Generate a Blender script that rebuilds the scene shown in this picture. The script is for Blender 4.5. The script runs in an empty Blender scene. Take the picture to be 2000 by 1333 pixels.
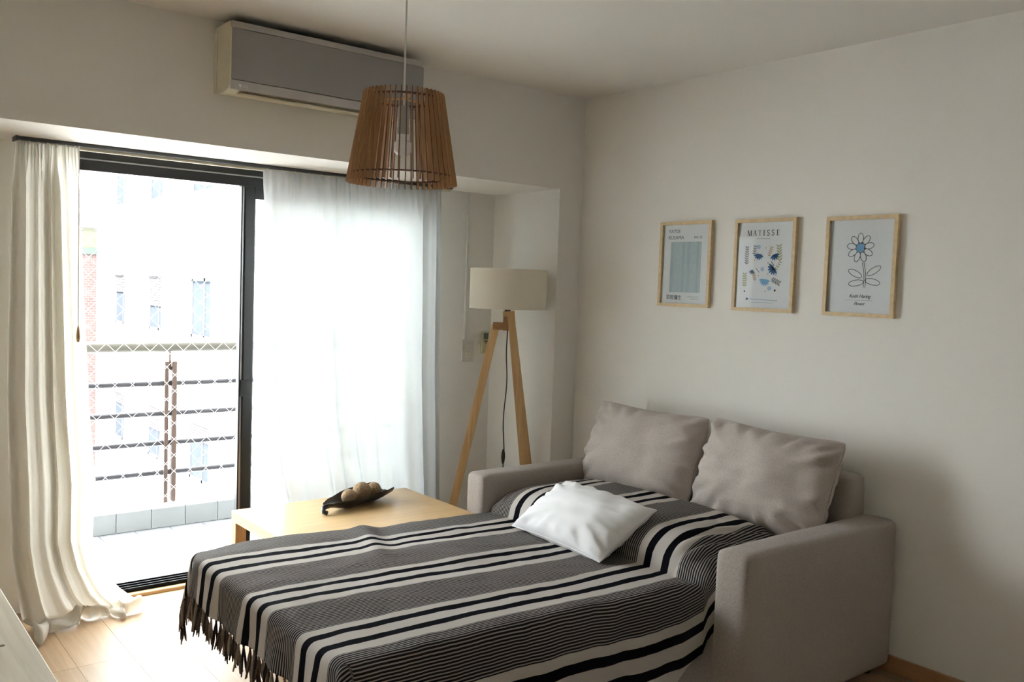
import bpy, bmesh, math, random
from mathutils import Vector, Matrix, noise
random.seed(7)
PI = math.pi
scene = bpy.context.scene
COL = scene.collection

# ------------------------------------------------------------------ camera
F_PX, YAW, PITCH, ROLL = 1750.27, 0.6729, -0.0601, 0.0347
CAM = Vector((-3.5039, -3.7989, 1.527))
_f = Vector((math.sin(YAW) * math.cos(PITCH), math.cos(YAW) * math.cos(PITCH), math.sin(PITCH)))
_r = Vector((math.cos(YAW), -math.sin(YAW), 0))
_u = _r.cross(_f)
_r2 = _r * math.cos(ROLL) + _u * math.sin(ROLL)
_u2 = -_r * math.sin(ROLL) + _u * math.cos(ROLL)
cd = bpy.data.cameras.new('camera')
cd.sensor_width = 36.0
cd.lens = F_PX / 2000 * 36.0
cd.clip_start = 0.05
cd.clip_end = 300
cam = bpy.data.objects.new('camera', cd)
COL.objects.link(cam)
cam.matrix_world = Matrix(((_r2.x, _u2.x, -_f.x, CAM.x), (_r2.y, _u2.y, -_f.y, CAM.y),
                           (_r2.z, _u2.z, -_f.z, CAM.z), (0, 0, 0, 1)))
scene.camera = cam

# ------------------------------------------------------------------ light
world = bpy.data.worlds.new('world')
scene.world = world
world.use_nodes = True
bg = world.node_tree.nodes['Background']
bg.inputs['Color'].default_value = (0.88, 0.95, 1.0, 1)
bg.inputs['Strength'].default_value = 5.0

sd = bpy.data.lights.new('sun', 'SUN')
sd.energy = 8.0
sd.angle = math.radians(0.6)
sd.color = (1.0, 0.97, 0.92)
sun = bpy.data.objects.new('sun', sd)
COL.objects.link(sun)
sun.rotation_euler = Vector((-0.75, -0.35, 0.56)).to_track_quat('Z', 'Y').to_euler()

scene.view_settings.view_transform = 'Standard'
scene.view_settings.look = 'None'
scene.view_settings.gamma = 1
scene.view_settings.use_curve_mapping = False
scene.view_settings.exposure = 2.47

# ------------------------------------------------------------------ materials
MATS = {}


def new_mat(name):
    m = bpy.data.materials.new(name)
    m.use_nodes = True
    MATS[name] = m
    nt = m.node_tree
    b = nt.nodes['Principled BSDF']
    return m, nt, b


def plain(name, col, rough=0.6, metal=0.0, spec=0.5, var=0.06, scale=8.0, bump=0.0, bscale=60.0):
    """solid colour with a little procedural variation and relief"""
    m, nt, b = new_mat(name)
    b.inputs['Roughness'].default_value = rough
    b.inputs['Metallic'].default_value = metal
    b.inputs['Specular IOR Level'].default_value = spec
    tc = nt.nodes.new('ShaderNodeTexCoord')
    n = nt.nodes.new('ShaderNodeTexNoise')
    n.inputs['Scale'].default_value = scale
    n.inputs['Detail'].default_value = 3
    nt.links.new(tc.outputs['Object'], n.inputs['Vector'])
    r = nt.nodes.new('ShaderNodeValToRGB')
    r.color_ramp.elements[0].position = 0.3
    r.color_ramp.elements[1].position = 0.7
    r.color_ramp.elements[0].color = (*[c * (1 - var) for c in col], 1)
    r.color_ramp.elements[1].color = (*[min(1, c * (1 + var)) for c in col], 1)
    nt.links.new(n.outputs['Fac'], r.inputs['Fac'])
    nt.links.new(r.outputs['Color'], b.inputs['Base Color'])
    if bump:
        n2 = nt.nodes.new('ShaderNodeTexNoise')
        n2.inputs['Scale'].default_value = bscale
        n2.inputs['Detail'].default_value = 4
        nt.links.new(tc.outputs['Object'], n2.inputs['Vector'])
        bp = nt.nodes.new('ShaderNodeBump')
        bp.inputs['Strength'].default_value = bump
        bp.inputs['Distance'].default_value = 0.002
        nt.links.new(n2.outputs['Fac'], bp.inputs['Height'])
        nt.links.new(bp.outputs['Normal'], b.inputs['Normal'])
    return m


def wood(name, dark, light, axis='Y', rough=0.35, scale=3.0, rand=0.12, spec=0.5):
    """long grain along one axis"""
    m, nt, b = new_mat(name)
    b.inputs['Roughness'].default_value = rough
    b.inputs['Specular IOR Level'].default_value = spec
    tc = nt.nodes.new('ShaderNodeTexCoord')
    oi = nt.nodes.new('ShaderNodeObjectInfo')
    mp = nt.nodes.new('ShaderNodeMapping')
    s = {'X': (1.2, 22, 22), 'Y': (22, 1.2, 22), 'Z': (22, 22, 1.2)}[axis]
    mp.inputs['Scale'].default_value = s
    add = nt.nodes.new('ShaderNodeVectorMath')
    add.operation = 'ADD'
    comb = nt.nodes.new('ShaderNodeCombineXYZ')
    ml = nt.nodes.new('ShaderNodeMath')
    ml.operation = 'MULTIPLY'
    ml.inputs[1].default_value = 37.0
    nt.links.new(oi.outputs['Random'], ml.inputs[0])
    for i in range(3):
        nt.links.new(ml.outputs[0], comb.inputs[i])
    nt.links.new(tc.outputs['Object'], mp.inputs['Vector'])
    nt.links.new(mp.outputs['Vector'], add.inputs[0])
    nt.links.new(comb.outputs[0], add.inputs[1])
    n = nt.nodes.new('ShaderNodeTexNoise')
    n.inputs['Scale'].default_value = scale
    n.inputs['Detail'].default_value = 5
    n.inputs['Distortion'].default_value = 0.6
    nt.links.new(add.outputs[0], n.inputs['Vector'])
    r = nt.nodes.new('ShaderNodeValToRGB')
    r.color_ramp.elements[0].position = 0.32
    r.color_ramp.elements[1].position = 0.68
    r.color_ramp.elements[0].color = (*dark, 1)
    r.color_ramp.elements[1].color = (*light, 1)
    nt.links.new(n.outputs['Fac'], r.inputs['Fac'])
    hs = nt.nodes.new('ShaderNodeHueSaturation')
    mr = nt.nodes.new('ShaderNodeMapRange')
    mr.inputs['To Min'].default_value = 1 - rand
    mr.inputs['To Max'].default_value = 1 + rand
    nt.links.new(oi.outputs['Random'], mr.inputs['Value'])
    nt.links.new(mr.outputs[0], hs.inputs['Value'])
    nt.links.new(r.outputs['Color'], hs.inputs['Color'])
    nt.links.new(hs.outputs['Color'], b.inputs['Base Color'])
    return m


def weave(name, col, var=0.18, rough=0.95, scale=900.0, bump=0.25):
    """woven upholstery: two crossed fine noises"""
    m, nt, b = new_mat(name)
    b.inputs['Roughness'].default_value = rough
    b.inputs['Specular IOR Level'].default_value = 0.15
    b.inputs['Sheen Weight'].default_value = 0.15
    tc = nt.nodes.new('ShaderNodeTexCoord')
    outs = []
    for s in ((scale, scale * .12, scale * .12), (scale * .12, scale * .12, scale)):
        mp = nt.nodes.new('ShaderNodeMapping')
        mp.inputs['Scale'].default_value = s
        nt.links.new(tc.outputs['Object'], mp.inputs['Vector'])
        n = nt.nodes.new('ShaderNodeTexNoise')
        n.inputs['Scale'].default_value = 1.0
        n.inputs['Detail'].default_value = 2
        nt.links.new(mp.outputs[0], n.inputs['Vector'])
        outs.append(n.outputs['Fac'])
    ad = nt.nodes.new('ShaderNodeMath')
    ad.operation = 'ADD'
    nt.links.new(outs[0], ad.inputs[0])
    nt.links.new(outs[1], ad.inputs[1])
    r = nt.nodes.new('ShaderNodeValToRGB')
    r.color_ramp.elements[0].position = 0.75
    r.color_ramp.elements[1].position = 1.0
    hm = nt.nodes.new('ShaderNodeMath')
    hm.operation = 'MULTIPLY'
    hm.inputs[1].default_value = 0.9
    nt.links.new(ad.outputs[0], hm.inputs[0])
    r.color_ramp.elements[0].color = (*[c * (1 - var) for c in col], 1)
    r.color_ramp.elements[1].color = (*[min(1, c * (1 + var)) for c in col], 1)
    nt.links.new(hm.outputs[0], r.inputs['Fac'])
    nt.links.new(r.outputs['Color'], b.inputs['Base Color'])
    bp = nt.nodes.new('ShaderNodeBump')
    bp.inputs['Strength'].default_value = bump
    bp.inputs['Distance'].default_value = 0.001
    nt.links.new(ad.outputs[0], bp.inputs['Height'])
    nt.links.new(bp.outputs['Normal'], b.inputs['Normal'])
    return m


def glass(name, haze=0.0, rough=0.01, ior=1.5):
    m = bpy.data.materials.new(name)
    m.use_nodes = True
    nt = m.node_tree
    nt.nodes.remove(nt.nodes['Principled BSDF'])
    out = nt.nodes['Material Output']
    tr = nt.nodes.new('ShaderNodeBsdfTransparent')
    tr.inputs['Color'].default_value = (0.97, 0.985, 0.98, 1)
    gl = nt.nodes.new('ShaderNodeBsdfGlossy')
    gl.inputs['Roughness'].default_value = rough
    fr = nt.nodes.new('ShaderNodeFresnel')
    fr.inputs['IOR'].default_value = ior
    mx = nt.nodes.new('ShaderNodeMixShader')
    nt.links.new(fr.outputs[0], mx.inputs[0])
    nt.links.new(tr.outputs[0], mx.inputs[1])
    nt.links.new(gl.outputs[0], mx.inputs[2])
    last = mx.outputs[0]
    if haze:
        df = nt.nodes.new('ShaderNodeBsdfTranslucent')
        df.inputs['Color'].default_value = (0.95, 0.97, 1, 1)
        n = nt.nodes.new('ShaderNodeTexNoise')
        n.inputs['Scale'].default_value = 3
        mr = nt.nodes.new('ShaderNodeMapRange')
        mr.inputs['To Min'].default_value = haze * .7
        mr.inputs['To Max'].default_value = haze * 1.3
        nt.links.new(n.outputs['Fac'], mr.inputs['Value'])
        m2 = nt.nodes.new('ShaderNodeMixShader')
        nt.links.new(mr.outputs[0], m2.inputs[0])
        nt.links.new(last, m2.inputs[1])
        nt.links.new(df.outputs[0], m2.inputs[2])
        last = m2.outputs[0]
    nt.links.new(last, out.inputs['Surface'])
    MATS[name] = m
    return m


def sheer(name, col, transp=0.2, transl=0.55, tcol=None):
    m = bpy.data.materials.new(name)
    m.use_nodes = True
    nt = m.node_tree
    nt.nodes.remove(nt.nodes['Principled BSDF'])
    out = nt.nodes['Material Output']
    tr = nt.nodes.new('ShaderNodeBsdfTransparent')
    tl = nt.nodes.new('ShaderNodeBsdfTranslucent')
    df = nt.nodes.new('ShaderNodeBsdfDiffuse')
    tl.inputs['Color'].default_value = (*(tcol or col), 1)
    df.inputs['Color'].default_value = (*col, 1)
    tc = nt.nodes.new('ShaderNodeTexCoord')
    mp = nt.nodes.new('ShaderNodeMapping')
    mp.inputs['Scale'].default_value = (260, 260, 30)
    n = nt.nodes.new('ShaderNodeTexNoise')
    n.inputs['Scale'].default_value = 1
    nt.links.new(tc.outputs['Object'], mp.inputs[0])
    nt.links.new(mp.outputs[0], n.inputs['Vector'])
    mr = nt.nodes.new('ShaderNodeMapRange')
    mr.inputs['To Min'].default_value = transp * .6
    mr.inputs['To Max'].default_value = transp * 1.4
    nt.links.new(n.outputs['Fac'], mr.inputs['Value'])
    m1 = nt.nodes.new('ShaderNodeMixShader')
    m1.inputs[0].default_value = transl
    nt.links.new(df.outputs[0], m1.inputs[1])
    nt.links.new(tl.outputs[0], m1.inputs[2])
    m2 = nt.nodes.new('ShaderNodeMixShader')
    nt.links.new(mr.outputs[0], m2.inputs[0])
    nt.links.new(m1.outputs[0], m2.inputs[1])
    nt.links.new(tr.outputs[0], m2.inputs[2])
    nt.links.new(m2.outputs[0], out.inputs['Surface'])
    MATS[name] = m
    return m


WALL = plain('wall_paint', (0.885, 0.855, 0.79), 0.85, spec=0.25, var=0.012, scale=1.5, bump=0.05, bscale=180)
CEIL = plain('ceiling_paint', (0.89, 0.86, 0.80), 0.9, spec=0.2, var=0.012, scale=1.2)
FLOORM = wood('floor_oak', (0.385, 0.255, 0.145), (0.455, 0.31, 0.18), 'Y', 0.42, 2.2, 0.05, 0.2)
BASEW = wood('baseboard_wood', (0.36, 0.19, 0.09), (0.46, 0.25, 0.12), 'Y', 0.4)
STRIPW = wood('threshold_wood', (0.50, 0.32, 0.15), (0.60, 0.40, 0.20), 'X', 0.4)
GAPM = plain('floor_joint', (0.36, 0.24, 0.13), 0.9)
BLACKF = plain('black_aluminium', (0.013, 0.0145, 0.017), 0.38, 0.0, 0.5)
BLACKM = plain('black_track', (0.008, 0.008, 0.010), 0.6, spec=0.1)
GREYF = plain('grey_aluminium', (0.50, 0.50, 0.51), 0.35, 0.8)
GLASS = glass('window_glass', 0.06)
PGLASS = glass('picture_glass', 0.0, ior=1.18)
SHEER = sheer('sheer_curtain', (0.95, 0.94, 0.91), 0.010, 0.5, (0.35, 0.35, 0.35))
SHEERL = sheer('sheer_curtain_folded', (0.95, 0.92, 0.84), 0.008, 0.5, (0.68, 0.65, 0.58))
RAILM = plain('dark_rail', (0.06, 0.065, 0.07), 0.5)
WHITEP = plain('white_plastic', (0.80, 0.78, 0.72), 0.4)
CREAM = plain('cream_plastic', (0.80, 0.74, 0.56), 0.45)
ACGREY = plain('grey_panel', (0.34, 0.325, 0.31), 0.4, 0.1, var=0.02)
ACFRAME = plain('silver_trim', (0.52, 0.49, 0.46), 0.4, 0.2)
LOGOM = plain('logo_silver', (0.85, 0.83, 0.80), 0.4)
SOFA = weave('sofa_linen', (0.40, 0.35, 0.305), 0.09, 0.95, 900, 0.3)
CUSH = weave('cushion_linen', (0.48, 0.42, 0.37), 0.08, 0.95, 900, 0.3)
PILL = plain('white_cotton', (0.84, 0.83, 0.82), 0.9, spec=0.15, var=0.01, bump=0.15, bscale=400)
MATT = plain('mattress_ticking', (0.62, 0.58, 0.52), 0.9)
METAL = plain('steel_tube', (0.20, 0.20, 0.21), 0.4, 0.7)
FEET = plain('dark_feet', (0.04, 0.035, 0.03), 0.6)
TABLEW = wood('table_oak', (0.70, 0.455, 0.205), (0.79, 0.54, 0.265), 'X', 0.30, 2.0, 0.0)
BOWLM = plain('black_wood', (0.018, 0.017, 0.016), 0.32, bump=0.2, bscale=120)
BALLM = plain('woven_fibre', (0.36, 0.245, 0.14), 0.9, var=0.45, scale=160, bump=1.0, bscale=170)
SHADEM = sheer('lamp_shade_linen', (0.94, 0.89, 0.78), 0.0, 0.40)
PINE = wood('pine_leg', (0.56, 0.34, 0.15), (0.68, 0.45, 0.22), 'Z', 0.45, 2.0, 0.04)
PINED = wood('end_grain', (0.30, 0.15, 0.06), (0.40, 0.21, 0.09), 'X', 0.5, 3.0, 0.0)
CORDB = plain('black_cord', (0.02, 0.02, 0.02), 0.5)
CORDW = plain('white_cord', (0.75, 0.73, 0.68), 0.5)
SLATM = wood('slat_plywood', (0.52, 0.29, 0.14), (0.62, 0.37, 0.19), 'Z', 0.55, 2.0, 0.06, 0.3)
RINGM = plain('dark_ply_edge', (0.13, 0.055, 0.022), 0.6)
BULBM = plain('opal_bulb', (0.88, 0.87, 0.85), 0.25)
SOCKM = plain('socket_grey', (0.42, 0.41, 0.39), 0.4)
FRAMEW = wood('frame_pine', (0.66, 0.48, 0.25), (0.76, 0.58, 0.33), 'Z', 0.5, 2.0, 0.04)
PAPER = plain('print_paper', (0.86, 0.835, 0.85), 0.8, var=0.005)
INK = plain('ink_black', (0.03, 0.03, 0.035), 0.8)
INKG = plain('ink_grey', (0.20, 0.20, 0.21), 0.8)
INKB = plain('ink_blue', (0.05, 0.14, 0.32), 0.8)
INKLB = plain('ink_light_blue', (0.22, 0.42, 0.66), 0.8)
INKPB = plain('ink_pale_blue', (0.45, 0.55, 0.72), 0.8)
INKO = plain('ink_olive', (0.42, 0.42, 0.22), 0.8)
INKT = plain('ink_tan', (0.58, 0.38, 0.25), 0.8)
TILE = plain('grey_white_tile', (0.27, 0.275, 0.29), 0.35, var=0.03)
TILEU = plain('upstand_tile', (0.25, 0.255, 0.25), 0.4, var=0.03)
GROUT = plain('grout', (0.2, 0.2, 0.21), 0.9)
COPING = plain('coping', (0.80, 0.80, 0.80), 0.7)
HANDR = plain('handrail_paint', (0.085, 0.078, 0.060), 0.5)
POSTM = plain('post_steel', (0.075, 0.045, 0.032), 0.6)
BARM = plain('bar_steel', (0.03, 0.028, 0.032), 0.5)
NETM = plain('net_cord', (0.55, 0.52, 0.48), 0.8)
FACADE = plain('white_render', (0.84, 0.84, 0.83), 0.9, var=0.02)
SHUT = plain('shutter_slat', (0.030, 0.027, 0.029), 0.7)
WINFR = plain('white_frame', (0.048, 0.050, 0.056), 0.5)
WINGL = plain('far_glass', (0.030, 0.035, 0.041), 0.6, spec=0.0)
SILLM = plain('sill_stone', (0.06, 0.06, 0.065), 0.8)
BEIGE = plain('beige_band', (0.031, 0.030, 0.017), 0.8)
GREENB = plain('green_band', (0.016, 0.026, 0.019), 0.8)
GROUND = plain('street', (0.40, 0.40, 0.39), 0.95)
SWPLATE = plain('switch_plate', (0.72, 0.68, 0.60), 0.4)
SWKEY = plain('switch_key', (0.74, 0.68, 0.54), 0.35)
REMOTE = plain('remote_body', (0.55, 0.50, 0.30), 0.45)
LCD = plain('remote_screen', (0.12, 0.17, 0.19), 0.25)
OLDTOP = wood('pale_table_wood', (0.54, 0.455, 0.30), (0.65, 0.56, 0.39), 'Y', 0.6, 2.5, 0.0)

# brick
m, nt, b = new_mat('brick_wall')
tc = nt.nodes.new('ShaderNodeTexCoord')
mp = nt.nodes.new('ShaderNodeMapping')
mp.inputs['Rotation'].default_value = (PI / 2, 0, 0)
bk = nt.nodes.new('ShaderNodeTexBrick')
bk.inputs['Scale'].default_value = 4.0
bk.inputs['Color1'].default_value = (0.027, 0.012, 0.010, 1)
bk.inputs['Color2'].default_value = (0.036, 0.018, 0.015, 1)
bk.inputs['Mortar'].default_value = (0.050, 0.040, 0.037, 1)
bk.inputs['Mortar Size'].default_value = 0.03
nt.links.new(tc.outputs['Object'], mp.inputs[0])
nt.links.new(mp.outputs[0], bk.inputs['Vector'])
nt.links.new(bk.outputs['Color'], b.inputs['Base Color'])
b.inputs['Roughness'].default_value = 0.9
BRICK = m

# striped blanket: UV.x = metres along, UV.y = metres across
m, nt, b = new_mat('striped_cotton')
b.inputs['Roughness'].default_value = 0.95
b.inputs['Specular IOR Level'].default_value = 0.02
b.inputs['Sheen Weight'].default_value = 0.0
uvn = nt.nodes.new('ShaderNodeUVMap')
sep = nt.nodes.new('ShaderNodeSeparateXYZ')
nt.links.new(uvn.outputs[0], sep.inputs[0])


def mnode(op, a, bb=None):
    n = nt.nodes.new('ShaderNodeMath')
    n.operation = op
    for i, v in enumerate((a, bb)):
        if v is None:
            continue
        if isinstance(v, (int, float)):
            n.inputs[i].default_value = v
        else:
            nt.links.new(v, n.inputs[i])
    return n.outputs[0]


PER = 0.4035
wob = nt.nodes.new('ShaderNodeTexNoise')
wob.inputs['Scale'].default_value = 9
nt.links.new(uvn.outputs[0], wob.inputs['Vector'])
wv = mnode('MULTIPLY', mnode('SUBTRACT', wob.outputs['Fac'], 0.5), 0.008)
scoord = mnode('ADD', mnode('ADD', sep.outputs[1], wv), 0.0)
ph = mnode('MULTIPLY', mnode('FRACT', mnode('DIVIDE', mnode('SUBTRACT', scoord, 0.633), PER)), PER)
rampn = nt.nodes.new('ShaderNodeValToRGB')
cr = rampn.color_ramp
cr.interpolation = 'CONSTANT'
OFFW = (0.56, 0.52, 0.475, 1)
BLK = (0.007, 0.007, 0.010, 1)
stops = [(0, OFFW), (0.036, BLK), (0.070, OFFW), (0.122, BLK), (0.157, OFFW), (0.203, (1, 0, 1, 1))]
cr.elements[0].position = 0
cr.elements[0].color = OFFW
cr.elements[1].position = stops[1][0] / PER
cr.elements[1].color = BLK
for p, c in stops[2:]:
    e = cr.elements.new(p / PER)
    e.color = c
nt.links.new(mnode('DIVIDE', ph, PER), rampn.inputs['Fac'])
inpin = mnode('GREATER_THAN', ph, 0.203)
pin = mnode('GREATER_THAN', mnode('FRACT', mnode('DIVIDE', ph, 0.0105)), 0.60)
pcol = nt.nodes.new('ShaderNodeMix')
pcol.data_type = 'RGBA'
pcol.inputs['A'].default_value = (0.020, 0.020, 0.023, 1)
pcol.inputs['B'].default_value = (0.36, 0.33, 0.30, 1)
nt.links.new(pin, pcol.inputs['Factor'])
fin = nt.nodes.new('ShaderNodeMix')
fin.data_type = 'RGBA'
nt.links.new(inpin, fin.inputs['Factor'])
nt.links.new(rampn.outputs['Color'], fin.inputs['A'])
nt.links.new(pcol.outputs['Result'], fin.inputs['B'])
nt.links.new(fin.outputs['Result'], b.inputs['Base Color'])
n2 = nt.nodes.new('ShaderNodeTexNoise')
n2.inputs['Scale'].default_value = 500
nt.links.new(uvn.outputs[0], n2.inputs['Vector'])
bp = nt.nodes.new('ShaderNodeBump')
bp.inputs['Strength'].default_value = 0.3
bp.inputs['Distance'].default_value = 0.001
nt.links.new(n2.outputs['Fac'], bp.inputs['Height'])
nt.links.new(bp.outputs['Normal'], b.inputs['Normal'])
STRIPED = m
TASB = plain('tassel_black', (0.03, 0.027, 0.027), 0.95, var=0.3, scale=200)
TASR = plain('tassel_brown', (0.13, 0.085, 0.06), 0.95, var=0.4, scale=200)
TASW = plain('tassel_beige', (0.30, 0.25, 0.20), 0.95, var=0.3, scale=200)

# poster art: fine pale lines in vertical bands
m, nt, b = new_mat('pale_line_print')
b.inputs['Roughness'].default_value = 0.8
tc = nt.nodes.new('ShaderNodeTexCoord')
w1 = nt.nodes.new('ShaderNodeTexWave')
w1.bands_direction = 'Z'
w1.inputs['Scale'].default_value = 45
w1.inputs['Distortion'].default_value = 2.5
w1.inputs['Detail'].default_value = 2
nt.links.new(tc.outputs['Object'], w1.inputs['Vector'])
r = nt.nodes.new('ShaderNodeValToRGB')
r.color_ramp.elements[0].color = (0.52, 0.59, 0.61, 1)
r.color_ramp.elements[1].color = (0.68, 0.74, 0.76, 1)
nt.links.new(w1.outputs['Fac'], r.inputs['Fac'])
nt.links.new(r.outputs['Color'], b.inputs['Base Color'])
LINEART = m


# ------------------------------------------------------------------ mesh helpers
class MB:
    def __init__(s):
        s.bm = bmesh.new()

    def box(s, x0, x1, y0, y1, z0, z1, bev=0.0, seg=2, mat=None):
        M = Matrix.Translation(((x0 + x1) / 2, (y0 + y1) / 2, (z0 + z1) / 2)) @ Matrix.Diagonal((x1 - x0, y1 - y0, z1 - z0, 1))
        if mat is not None:
            M = mat @ M
        g = bmesh.ops.create_cube(s.bm, size=1, matrix=M)
        if bev:
            es = set()
            for v in g['verts']:
                es.update(v.link_edges)
            bmesh.ops.bevel(s.bm, geom=list(es), offset=bev, segments=seg, profile=0.5, affect='EDGES')
        return s

    def bar(s, a, b, w, h, up=(0, 0, 1), bev=0.0):
        a = Vector(a)
        b = Vector(b)
        d = (b - a)
        L = d.length
        d.normalize()
        up = Vector(up)
        x = up.cross(d)
        if x.length < 1e-4:
            x = Vector((1, 0, 0)).cross(d)
        x.normalize()
        y = d.cross(x)
        M = Matrix((x, y, d)).transposed().to_4x4()
        M.translation = (a + b) / 2
        return s.box(-w / 2, w / 2, -h / 2, h / 2, -L / 2, L / 2, bev, 1, M)

    def cyl(s, a, b, r0, r1=None, n=16, cap=True):
        a = Vector(a)
        b = Vector(b)
        d = b - a
        q = Vector((0, 0, 1)).rotation_difference(d.normalized())
        M = Matrix.Translation((a + b) / 2) @ q.to_matrix().to_4x4()
        bmesh.ops.create_cone(s.bm, cap_ends=cap, segments=n, radius1=r0, radius2=r0 if r1 is None else r1, depth=d.length, matrix=M)
        return s

    def tube(s, pts, r, n=8):
        pts = [Vector(p) for p in pts]
        rings = []
        prev = None
        for i, p in enumerate(pts):
            t = (pts[min(i + 1, len(pts) - 1)] - pts[max(i - 1, 0)]).normalized()
            ref = Vector((0, 0, 1)) if abs(t.z) < 0.9 else Vector((1, 0, 0))
            if prev is None:
                x = ref.cross(t).normalized()
            else:
                x = (prev - t * prev.dot(t)).normalized()
            prev = x
            y = t.cross(x)
            rr = r[i] if isinstance(r, (list, tuple)) else r
            rings.append([s.bm.verts.new(p + (x * math.cos(2 * PI * k / n) + y * math.sin(2 * PI * k / n)) * rr) for k in range(n)])
        for a, b in zip(rings, rings[1:]):
            for k in range(n):
                s.bm.faces.new((a[k], a[(k + 1) % n], b[(k + 1) % n], b[k]))
        s.bm.faces.new(rings[0][::-1])
        s.bm.faces.new(rings[-1])
        return s

    def lathe(s, prof, c=(0, 0, 0), n=32, closed=False):
        c = Vector(c)
        rings = []
        for r_, z_ in prof:
            if r_ < 1e-6:
                rings.append([s.bm.verts.new(c + Vector((0, 0, z_)))])
            else:
                rings.append([s.bm.verts.new(c + Vector((r_ * math.cos(2 * PI * k / n), r_ * math.sin(2 * PI * k / n), z_))) for k in range(n)])
        prs = list(zip(rings, rings[1:]))
        if closed:
            prs.append((rings[-1], rings[0]))
        for a, b in prs:
            for k in range(n):
                vs = []
                for v in (a[k % len(a)], a[(k + 1) % len(a)], b[(k + 1) % len(b)], b[k % len(b)]):
                    if v not in vs:
                        vs.append(v)
                if len(vs) > 2:
                    s.bm.faces.new(vs)
        return s

    def prism(s, poly, ext):
        """poly: list of 3D points (planar), ext: extrusion vector"""
        e = Vector(ext)
        a = [s.bm.verts.new(p) for p in poly]
        b = [s.bm.verts.new(Vector(p) + e) for p in poly]
        n = len(poly)
        s.bm.faces.new(a[::-1])
        s.bm.faces.new(b)
        for k in range(n):
            s.bm.faces.new((a[k], a[(k + 1) % n], b[(k + 1) % n], b[k]))
        return s

    def grid(s, fn, nu, nv, closeu=False):
        vs = [[s.bm.verts.new(fn(i / (nu if closeu else nu - 1), j / (nv - 1))) for j in range(nv)] for i in range(nu)]
        for i in range(nu if closeu else nu - 1):
            for j in range(nv - 1):
                i2 = (i + 1) % nu
                s.bm.faces.new((vs[i][j], vs[i2][j], vs[i2][j + 1], vs[i][j + 1]))
        return vs

    def mesh(s, name, mat, smooth=False, origin=None):
        if origin is not None:
            bmesh.ops.translate(s.bm, verts=s.bm.verts, vec=-Vector(origin))
        bmesh.ops.recalc_face_normals(s.bm, faces=s.bm.faces)
        me = bpy.data.meshes.new(name)
        s.bm.to_mesh(me)
        s.bm.free()
        me.materials.append(mat)
        if smooth:
            me.polygons.foreach_set('use_smooth', [True] * len(me.polygons))
            if smooth != 'all':
                me.set_sharp_from_angle(angle=math.radians(40))
        return me

    def build(s, name, mat, parent=None, smooth=False, loc=None):
        """vertices in world (or parent-local) coordinates; loc becomes the origin"""
        me = s.mesh(name, mat, smooth, loc)
        return link(name, me, parent, loc)


def link(name, me, parent=None, loc=None):
    o = bpy.data.objects.new(name, me)
    COL.objects.link(o)
    if loc is not None:
        o.location = loc
    if parent is not None:
        o.parent = parent
    return o


def empty(name, loc=(0, 0, 0)):
    o = bpy.data.objects.new(name, None)
    o.empty_display_size = 0.1
    COL.objects.link(o)
    o.location = loc
    return o


def tag(o, label=None, cat=None, group=None, kind=None):
    if label:
        o['label'] = label
    if cat:
        o['category'] = cat
    if group:
        o['group'] = group
    if kind:
        o['kind'] = kind
    return o


class Thing:
    """an Empty at the base; parts given in world coordinates"""

    def __init__(s, name, base, label=None, cat=None, group=None, kind=None):
        s.o = empty(name, base)
        s.base = Vector(base)
        tag(s.o, label, cat, group, kind)

    def part(s, name, mb, mat, smooth=False, parent=None):
        if parent is None:
            bmesh.ops.translate(mb.bm, verts=mb.bm.verts, vec=-s.base)
            return mb.build(name, mat, s.o, smooth)
        bmesh.ops.translate(mb.bm, verts=mb.bm.verts, vec=-s.base)
        return mb.build(name, mat, parent, smooth)


def fbm(x, y, z=0.0):
    return noise.fractal(Vector((x, y, z)), 1.0, 2.0, 4)


def smooth01(t):
    t = max(0.0, min(1.0, t))
    return t * t * (3 - 2 * t)


# ================================================================== SETTING
H = 2.6
XL, YB = -5.6, -5.2
RX0, RX1, RY = -5.35, -0.17, 0.60       # recess
LZ = 2.083
DX0, DX1 = -2.63, -0.61                 # door opening
WX0, WX1 = -4.75, -3.75                 # second balcony door, unseen, added left of the frame to brighten the room

# floor with planks
fl = MB().box(XL, 0, YB, 0.0, -0.10, -0.012).box(RX0, RX1, 0.0, 0.60, -0.10, -0.012).build('floor', GAPM)
tag(fl, kind='structure')
plank_cache = {}


def plank(x0, x1, y0, y1):
    key = (round(x1 - x0, 3), round(y1 - y0, 3))
    if key not in plank_cache:
        w, l = key
        g = 0.0006
        plank_cache[key] = MB().box(-w / 2 + g, w / 2 - g, -l / 2 + g, l / 2 - g, -0.012, 0.0).mesh('plank', FLOORM)
    link('plank', plank_cache[key], fl, ((x0 + x1) / 2, (y0 + y1) / 2, 0))


PL = 1.21
xs = [-2.475 + 0.2 * k for k in range(-15, 14)]
for k in range(len(xs)):
    x0 = max(xs[k] - 0.2, XL)
    x1 = min(xs[k], 0)
    if x1 - x0 < 0.02:
        continue
    ymax = 0.599 if (x0 >= RX0 - 0.01 and x1 <= RX1 + 0.01) else 0.0
    off = -0.135 if abs(xs[k] + 2.475) < 0.01 else (-0.135 + 0.37 * ((k * 5) % 7) / 2.0) % PL - PL
    cuts = [off + PL * q for q in range(-8, 4)]
    cuts = [YB] + [c for c in cuts if YB + 0.05 < c < ymax - 0.05] + [ymax]
    for a, c in zip(cuts, cuts[1:]):
        plank(x0, x1, a, c)
    if ymax == 0.0 and x1 > RX0 and x0 < RX1:      # columns cut by the recess sides
        plank(max(x0, RX0), min(x1, RX1), 0.0, 0.599)

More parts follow.
